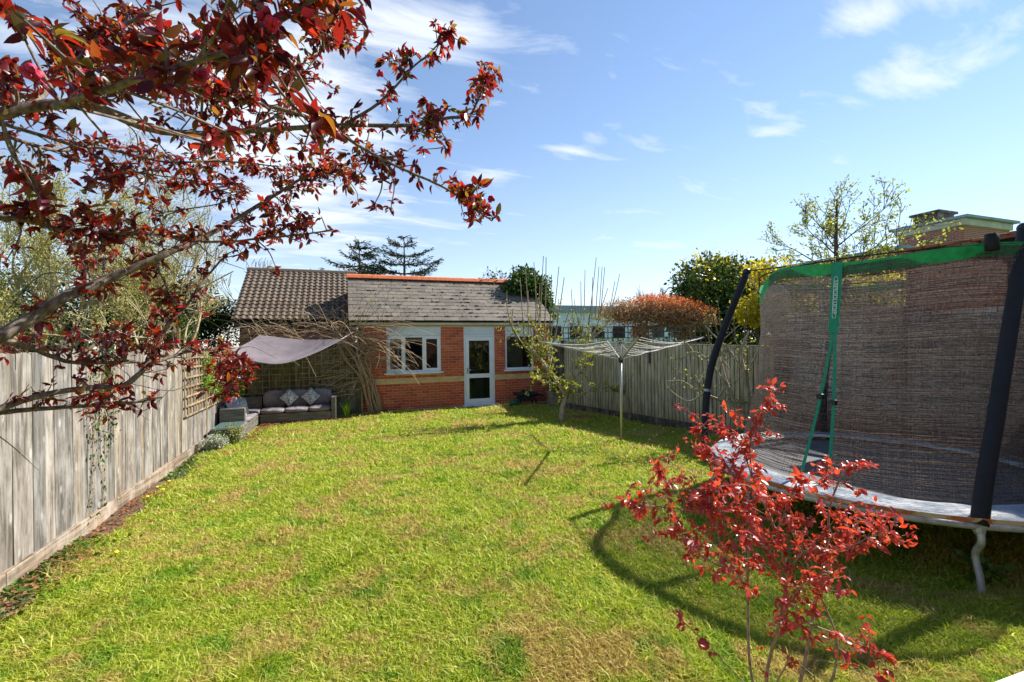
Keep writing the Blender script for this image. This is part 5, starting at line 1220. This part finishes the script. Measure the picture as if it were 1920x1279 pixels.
main.append(([(0, 229, 1.9), (145, 276, 2.1), (235, 316, 2.3), (336, 333, 2.5), (420, 345, 2.6)], .010, .003))
main.append(([(0, 250, 2.0), (97, 282, 2.2), (180, 276, 2.4), (300, 300, 2.6), (420, 300, 2.7), (520, 310, 2.8)], .011, .004))
main.append(([(0, 408, 1.9), (67, 418, 2.0), (108, 432, 2.05), (173, 440, 2.1), (230, 443, 2.15), (295, 446, 2.2), (360, 459, 2.3), (431, 461, 2.35), (503, 454, 2.45), (580, 447, 2.5), (625, 440, 2.5)], .013, .004))
main.append(([(0, 632, 1.9), (72, 587, 2.0), (119, 558, 2.05), (180, 533, 2.15), (234, 508, 2.25), (309, 475, 2.35), (360, 452, 2.45), (430, 415, 2.6), (500, 370, 2.75), (570, 330, 2.85), (640, 318, 2.9)], .030, .006))
main.append(([(0, 640, 2.2), (36, 645, 2.25), (90, 666, 2.35), (144, 679, 2.45), (201, 680, 2.5), (244, 677, 2.55)], .017, .007))
main.append(([(0, 767, 2.1), (36, 752, 2.15), (108, 734, 2.25), (180, 727, 2.35), (230, 724, 2.4), (266, 698, 2.45), (288, 666, 2.5), (316, 612, 2.55), (342, 583, 2.6), (360, 555, 2.65), (396, 508, 2.75), (428, 475, 2.8)], .017, .005))
main.append(([(0, 774, 2.3), (72, 769, 2.4), (162, 763, 2.45), (216, 756, 2.5), (252, 758, 2.5), (309, 749, 2.55)], .016, .005))
main.append(([(230, 724, 2.4), (280, 683, 2.5), (324, 666, 2.6), (360, 657, 2.7), (396, 655, 2.8), (430, 672, 2.9), (450, 695, 2.95)], .010, .004))
main.append(([(342, 583, 2.6), (320, 560, 2.55), (300, 520, 2.5), (285, 495, 2.45)], .006, .003))
main.append(([(444, 250, 2.05), (520, 215, 2.2), (560, 150, 2.4), (600, 95, 2.5), (620, 20, 2.5)], .008, .003))
main.append(([(60, 200, 1.55), (130, 130, 1.75), (200, 70, 1.9), (290, 20, 2.0), (350, -30, 2.1)], .010, .004))
main.append(([(296, 146, 1.75), (360, 110, 2.0), (420, 60, 2.2), (455, 0, 2.3)], .008, .003))
main.append(([(336, 333, 2.5), (440, 370, 2.6), (292, 400, 2.5)], .004, .003))
bark_m = MB(); node_p = []; node_r = []; node_d = []
bm2 = MB(); bm2.tube(spline([TB, TB+[.02, .03, .7], TB+[-.02, .08, 1.4], TB+[.05, .15, 2.1], TB+[.15, .3, 2.9], TB+[.35, .5, 3.6]], 6), np.linspace(.11, .05, 31), 10)
put('trunk', bm2, 'crab_bark', crab, smooth=True)
for P, a_, b_ in main:
    Q = spline(P, 7); W3 = np.array([at(*q) for q in Q])
    W3 += np.cumsum(rd.normal(size=W3.shape)*.0012, 0)
    if P[0][0] == 0:                                        # runs back to the trunk outside the picture
        s_ = W3[0]; tz = min(max(s_[2]-.25, .9), 2.9); root = np.array([TB[0]+.03*tz, TB[1]+.08*tz, tz]); pre = spline([root, (root+s_)/2+[0, 0, .05], s_], 5)[:-1]; W3 = np.vstack([pre, W3])
    rad = np.linspace(a_*1.05, b_, len(W3)); bark_m.tube(W3, rad, 7, cap=False)
    for k in range(1, len(W3)):
        node_p.append(W3[k]); node_r.append(rad[k]); node_d.append(unit(W3[k]-W3[k-1]))
node_p = np.array(node_p); node_d = np.array(node_d); NM = len(node_p)
LP, LD, LS = [], [], []
def rosette(p, d_, n_, sz, spread=.9):
    for _ in range(n_):
        o_ = unit(d_*rd.uniform(.1, 1.) + rd.normal(size=3)*spread + np.array([0, 0, -.25])); LP.append(p+rd.normal(size=3)*.006); LD.append(o_); LS.append(sz*rd.uniform(.55, 1.25))
pr = np.array([proj(p) for p in node_p])
# spurs along the built branches
for k in range(NM):
    x_, y_, dd_ = pr[k]
    if not (-80 < x_ < 1000 and -80 < y_ < 820): continue
    thin_ = node_r[k] < .012
    for _ in range(2 if thin_ else 1):
        if rd.random() < (.36 if thin_ else .12):
            d_ = unit(node_d[k]*.5+rd.normal(size=3)*.8+[0, 0, .25]); L_ = rd.uniform(.02, .11); q = node_p[k]+d_*L_
            bark_m.tube([node_p[k], q], [.0035, .0025], 4, cap=False); rosette(q, d_, int(rd.integers(4, 9)), rd.uniform(.034, .058))
for k in [i for i in range(NM-1) if False]: pass
# twigs reaching out to fill the crown
regions = [((270, 120), (300, 150), 84), ((120, 90), (160, 120), 38), ((470, 130), (140, 130), 56), ((330, 330), (260, 90), 70), ((540, 380), (120, 80), 34), ((600, 290), (80, 60), 22), ((170, 470), (150, 70), 16), ((130, 640), (140, 60), 22), ((120, 740), (120, 30), 8), ((420, 690), (55, 45), 26), ((330, 600), (60, 70), 8), ((730, 130), (60, 50), 6), ((800, 250), (70, 50), 14), ((720, 300), (80, 40), 12), ((880, 370), (45, 30), 8), ((905, 150), (30, 25), 8), ((380, 470), (200, 60), 18), ((60, 330), (70, 60), 10), ((620, 60), (70, 70), 18)]
for (c_, r_, cnt) in regions:
    for _ in range(int(cnt*.78)):
        x_ = c_[0]+rd.normal()*r_[0]*.55; y_ = c_[1]+rd.normal()*r_[1]*.55
        d2 = np.hypot(pr[:, 0]-x_, pr[:, 1]-y_)+rd.random(NM)*40; k = int(np.argmin(d2)); dd_ = pr[k, 2]*rd.uniform(.9, 1.3)
        if c_ == (420, 690): dd_ = rd.uniform(2.6, 3.1)
        tgt = at(x_, y_, dd_); s_ = node_p[k]; L_ = np.linalg.norm(tgt-s_)
        if L_ > .9: tgt = s_+(tgt-s_)*.9/L_; L_ = .9
        if L_ < .06: continue
        Q = spline([s_, (s_+tgt)/2+rd.normal(size=3)*.06*L_+node_d[k]*.08*L_, tgt], 5); bark_m.tube(Q, np.linspace(min(.006, node_r[k]*.7), .0022, len(Q)), 4, cap=False)
        for j in range(2, len(Q)):
            if rd.random() < .5:
                d_ = unit(Q[j]-Q[j-1]+rd.normal(size=3)*.6); q = Q[j]+d_*rd.uniform(.01, .05); rosette(q, d_, int(rd.integers(3, 7)), rd.uniform(.032, .054))
        rosette(tgt, unit(tgt-s_), int(rd.integers(5, 11)), rd.uniform(.036, .06), .8)
# leafy tips named by where the branch ends
for (x_, y_, dd_, n_, sz) in [(908, 155, 2.52, 26, .075), (842, 58, 2.45, 12, .07), (930, 405, 2.4, 10, .06), (870, 365, 2.32, 24, .07), (895, 350, 2.32, 12, .065), (800, 190, 2.42, 12, .06), (812, 215, 2.42, 10, .06), (565, 40, 1.1, 12, .06), (450, 80, 1.08, 10, .06), (600, 215, 1.2, 10, .068), (540, 170, 1.3, 10, .06), (385, 265, 1.5, 12, .062), (300, 60, 1.1, 9, .06), (175, 130, 1.1, 9, .06), (100, 70, 1.15, 9, .06), (40, 60, 1.2, 9, .06), (75, 370, 1.6, 14, .075), (50, 330, 1.6, 12, .07), (430, 250, 1.45, 12, .065), (585, 235, 1.2, 8, .068), (640, 20, 1.15, 8, .06), (680, 10, 1.1, 3, .055), (20, 15, 1.0, 6, .06), (395, 270, 1.6, 8, .06)]:
    p = at(x_, y_, dd_); k = int(np.argmin(np.linalg.norm(node_p-p, axis=1))); Q = spline([node_p[k], (node_p[k]+p)/2+rd.normal(size=3)*.01, p], 4); bark_m.tube(Q, np.linspace(.005, .003, len(Q)), 5, cap=False); rosette(p, unit(p-node_p[k]+[0, 0, .01]), n_, sz, .9)
for _ in range(120):                                       # bare fine twigs
    k = int(rd.integers(NM))
    if pr[k, 0] > 560: continue
    d_ = unit(node_d[k]+rd.normal(size=3)*.6); L_ = rd.uniform(.12, .4); Q = spline([node_p[k], node_p[k]+d_*L_*.5+rd.normal(size=3)*.02, node_p[k]+unit(d_+rd.normal(size=3)*.3)*L_], 4); bark_m.tube(Q, np.linspace(.0035, .0015, len(Q)), 3, cap=False)
put('branches', bark_m, 'crab_bark', crab, smooth=True)
leafy(crab, LP, LD, LS, 'crab_leaf', 300, .9)
for (x_, y_, dd_) in [(494, 28, 1.08), (512, 45, 1.08), (268, 45, 1.12), (12, 82, 1.15), (10, 100, 1.15), (222, 22, 1.3), (942, 345, 2.33), (868, 352, 2.31), (703, 128, 2.35), (378, 165, 1.3), (415, 172, 1.3), (385, 15, 1.9)]:
    p = at(x_, y_, dd_); k = int(np.argmin(np.linalg.norm(node_p-p, axis=1))); p = node_p[k]+(p-node_p[k])*min(1, .09/(np.linalg.norm(p-node_p[k])+1e-6)); bl = MB()
    bl.tube([node_p[k], (node_p[k]+p)/2+[0, 0, .004], p], .002, 4, cap=False)
    for _ in range(7):
        o_ = unit(rd.normal(size=3)); bl.ell(p+o_*.012, (.011, .011, .010), 7, 5)
    put('blossom', bl, 'blossom', crab, smooth=True)

# ================================================================== FOREGROUND RED LEAVED SHRUB
SB = np.array([*(at(1462, 1200, 2.2)[:2]), 0.]); shb = thing('red_shrub', SB, 'airy shrub with small glossy red leaves in front of the trampoline', 'shrub')
D2 = 2.2; base_px = (1465, 1372)
stems = [([(1412, 1279, 0), (1402, 1119, .05), (1404, 1035, .05), (1406, 963, .05), (1413, 917, .05), (1396, 845, .1)], .010, True), ([(1438, 1279, 0), (1463, 1161, -.05), (1474, 1077, -.05), (1455, 1001, -.05), (1430, 942, 0), (1383, 898, 0), (1350, 880, .05)], .012, True),
 ([(1500, 1279, .0), (1527, 1136, .05), (1539, 1077, .1), (1552, 1014, .1), (1556, 950, .1), (1581, 887, .1), (1597, 875, .1)], .011, True), ([(1545, 1300, .05), (1569, 1208, .05), (1539, 1119, .1), (1506, 1043, .1), (1472, 976, .1), (1430, 930, .15)], .009, True),
 ([(1413, 917, .05), (1406, 841, .1), (1413, 812, .1), (1430, 774, .12), (1438, 755, .12)], .005, False), ([(1420, 1310, 0), (1354, 1237, -.15), (1316, 1199, -.2), (1278, 1162, -.25)], .006, True),
 ([(1402, 1110, .05), (1379, 1069, 0), (1354, 1031, -.05), (1341, 968, -.1), (1335, 940, -.1)], .006, False), ([(1406, 960, .05), (1360, 958, 0), (1308, 959, -.1), (1244, 951, -.15), (1185, 945, -.2)], .006, False), ([(1379, 1069, 0), (1345, 1060, -.1), (1299, 1027, -.2), (1265, 993, -.25)], .005, False),
 ([(1474, 1070, -.05), (1518, 1030, -.1), (1581, 1033, -.15), (1624, 1010, -.2), (1668, 998, -.25)], .006, False), ([(1470, 1140, -.05), (1500, 1160, -.1), (1539, 1178, -.15), (1603, 1200, -.2), (1655, 1228, -.25)], .006, False), ([(1308, 959, -.1), (1285, 935, -.1), (1261, 921, -.1), (1236, 883, -.1)], .004, False),
 ([(1396, 845, .1), (1380, 822, .1), (1345, 802, .1), (1308, 805, .1)], .004, False), ([(1383, 898, 0), (1350, 860, .05), (1318, 850, .05)], .004, False), ([(1455, 1001, -.05), (1480, 940, -.05), (1500, 910, -.05), (1545, 905, 0)], .005, False), ([(1552, 1014, .1), (1590, 985, .0), (1620, 975, -.1), (1650, 985, -.15)], .005, False),
 ([(1474, 1077, -.05), (1440, 1030, -.15), (1400, 1010, -.2), (1370, 1020, -.2)], .004, False), ([(1527, 1136, .05), (1560, 1060, 0), (1590, 1010, 0)], .004, False), ([(1463, 1161, -.05), (1500, 1100, -.2), (1520, 1085, -.2)], .004, False), ([(1450, 1300, -.1), (1480, 1230, -.2), (1470, 1170, -.25)], .006, True), ([(1520, 1300, -.05), (1530, 1240, -.2), (1580, 1250, -.25), (1650, 1270, -.3)], .005, True), ([(1430, 942, 0), (1400, 910, -.1), (1340, 915, -.15), (1320, 930, -.2)], .004, False)]
sm = MB(); LP, LD, LS = [], [], []; shp = []
for P, rad, ground_ in stems:
    Wp = [at(x_, y_, D2+dd_) for x_, y_, dd_ in P]
    if ground_: Wp = [SB+np.array([rd.normal()*.05, rd.normal()*.05, -.01])] + Wp
    Q = spline(Wp, 8); rr_ = np.linspace(rad*.8, rad*.3, len(Q)); sm.tube(Q, rr_, 6, cap=False)
    L_ = np.r_[0, np.cumsum(np.linalg.norm(np.diff(Q, axis=0), axis=1))]; st0 = .95 if ground_ else .0
    for k in range(1, len(Q)):
        px_, py_, _ = proj(Q[k]); lower = py_ > 1080 and ground_
        if ground_ and Q[k][2] < .35: continue
        d0 = unit(Q[k]-Q[k-1]); pk = .28 if lower else .8
        if rd.random() < pk:
            s_ = unit(rd.normal(size=3)*.8+d0*.5+[0, 0, .3]); tl_ = rd.uniform(.015, .09); q = Q[k]+s_*tl_; sm.tube([Q[k], q], [.002, .0012], 4, cap=False); rosette(q, s_, int(rd.integers(4, 9)), rd.uniform(.024, .042), .75)
            if rd.random() < .45 and not lower:
                q2 = q+unit(s_+rd.normal(size=3)*.4)*rd.uniform(.04, .10); sm.tube([q, q2], [.0016, .001], 3, cap=False); rosette(q2, unit(q2-q), int(rd.integers(4, 8)), rd.uniform(.024, .04), .7); rosette((q+q2)/2, s_, 3, .03, .9)
    rosette(Q[-1], unit(Q[-1]-Q[-2]), 8, .042, .6); rosette(Q[-2], unit(Q[-1]-Q[-2]), 5, .036, .8)
put('stems', sm, 'shrub_bark', shb, smooth=True)
leafy(shb, LP, LD, LS, 'red_leaf', 300, 1.05)
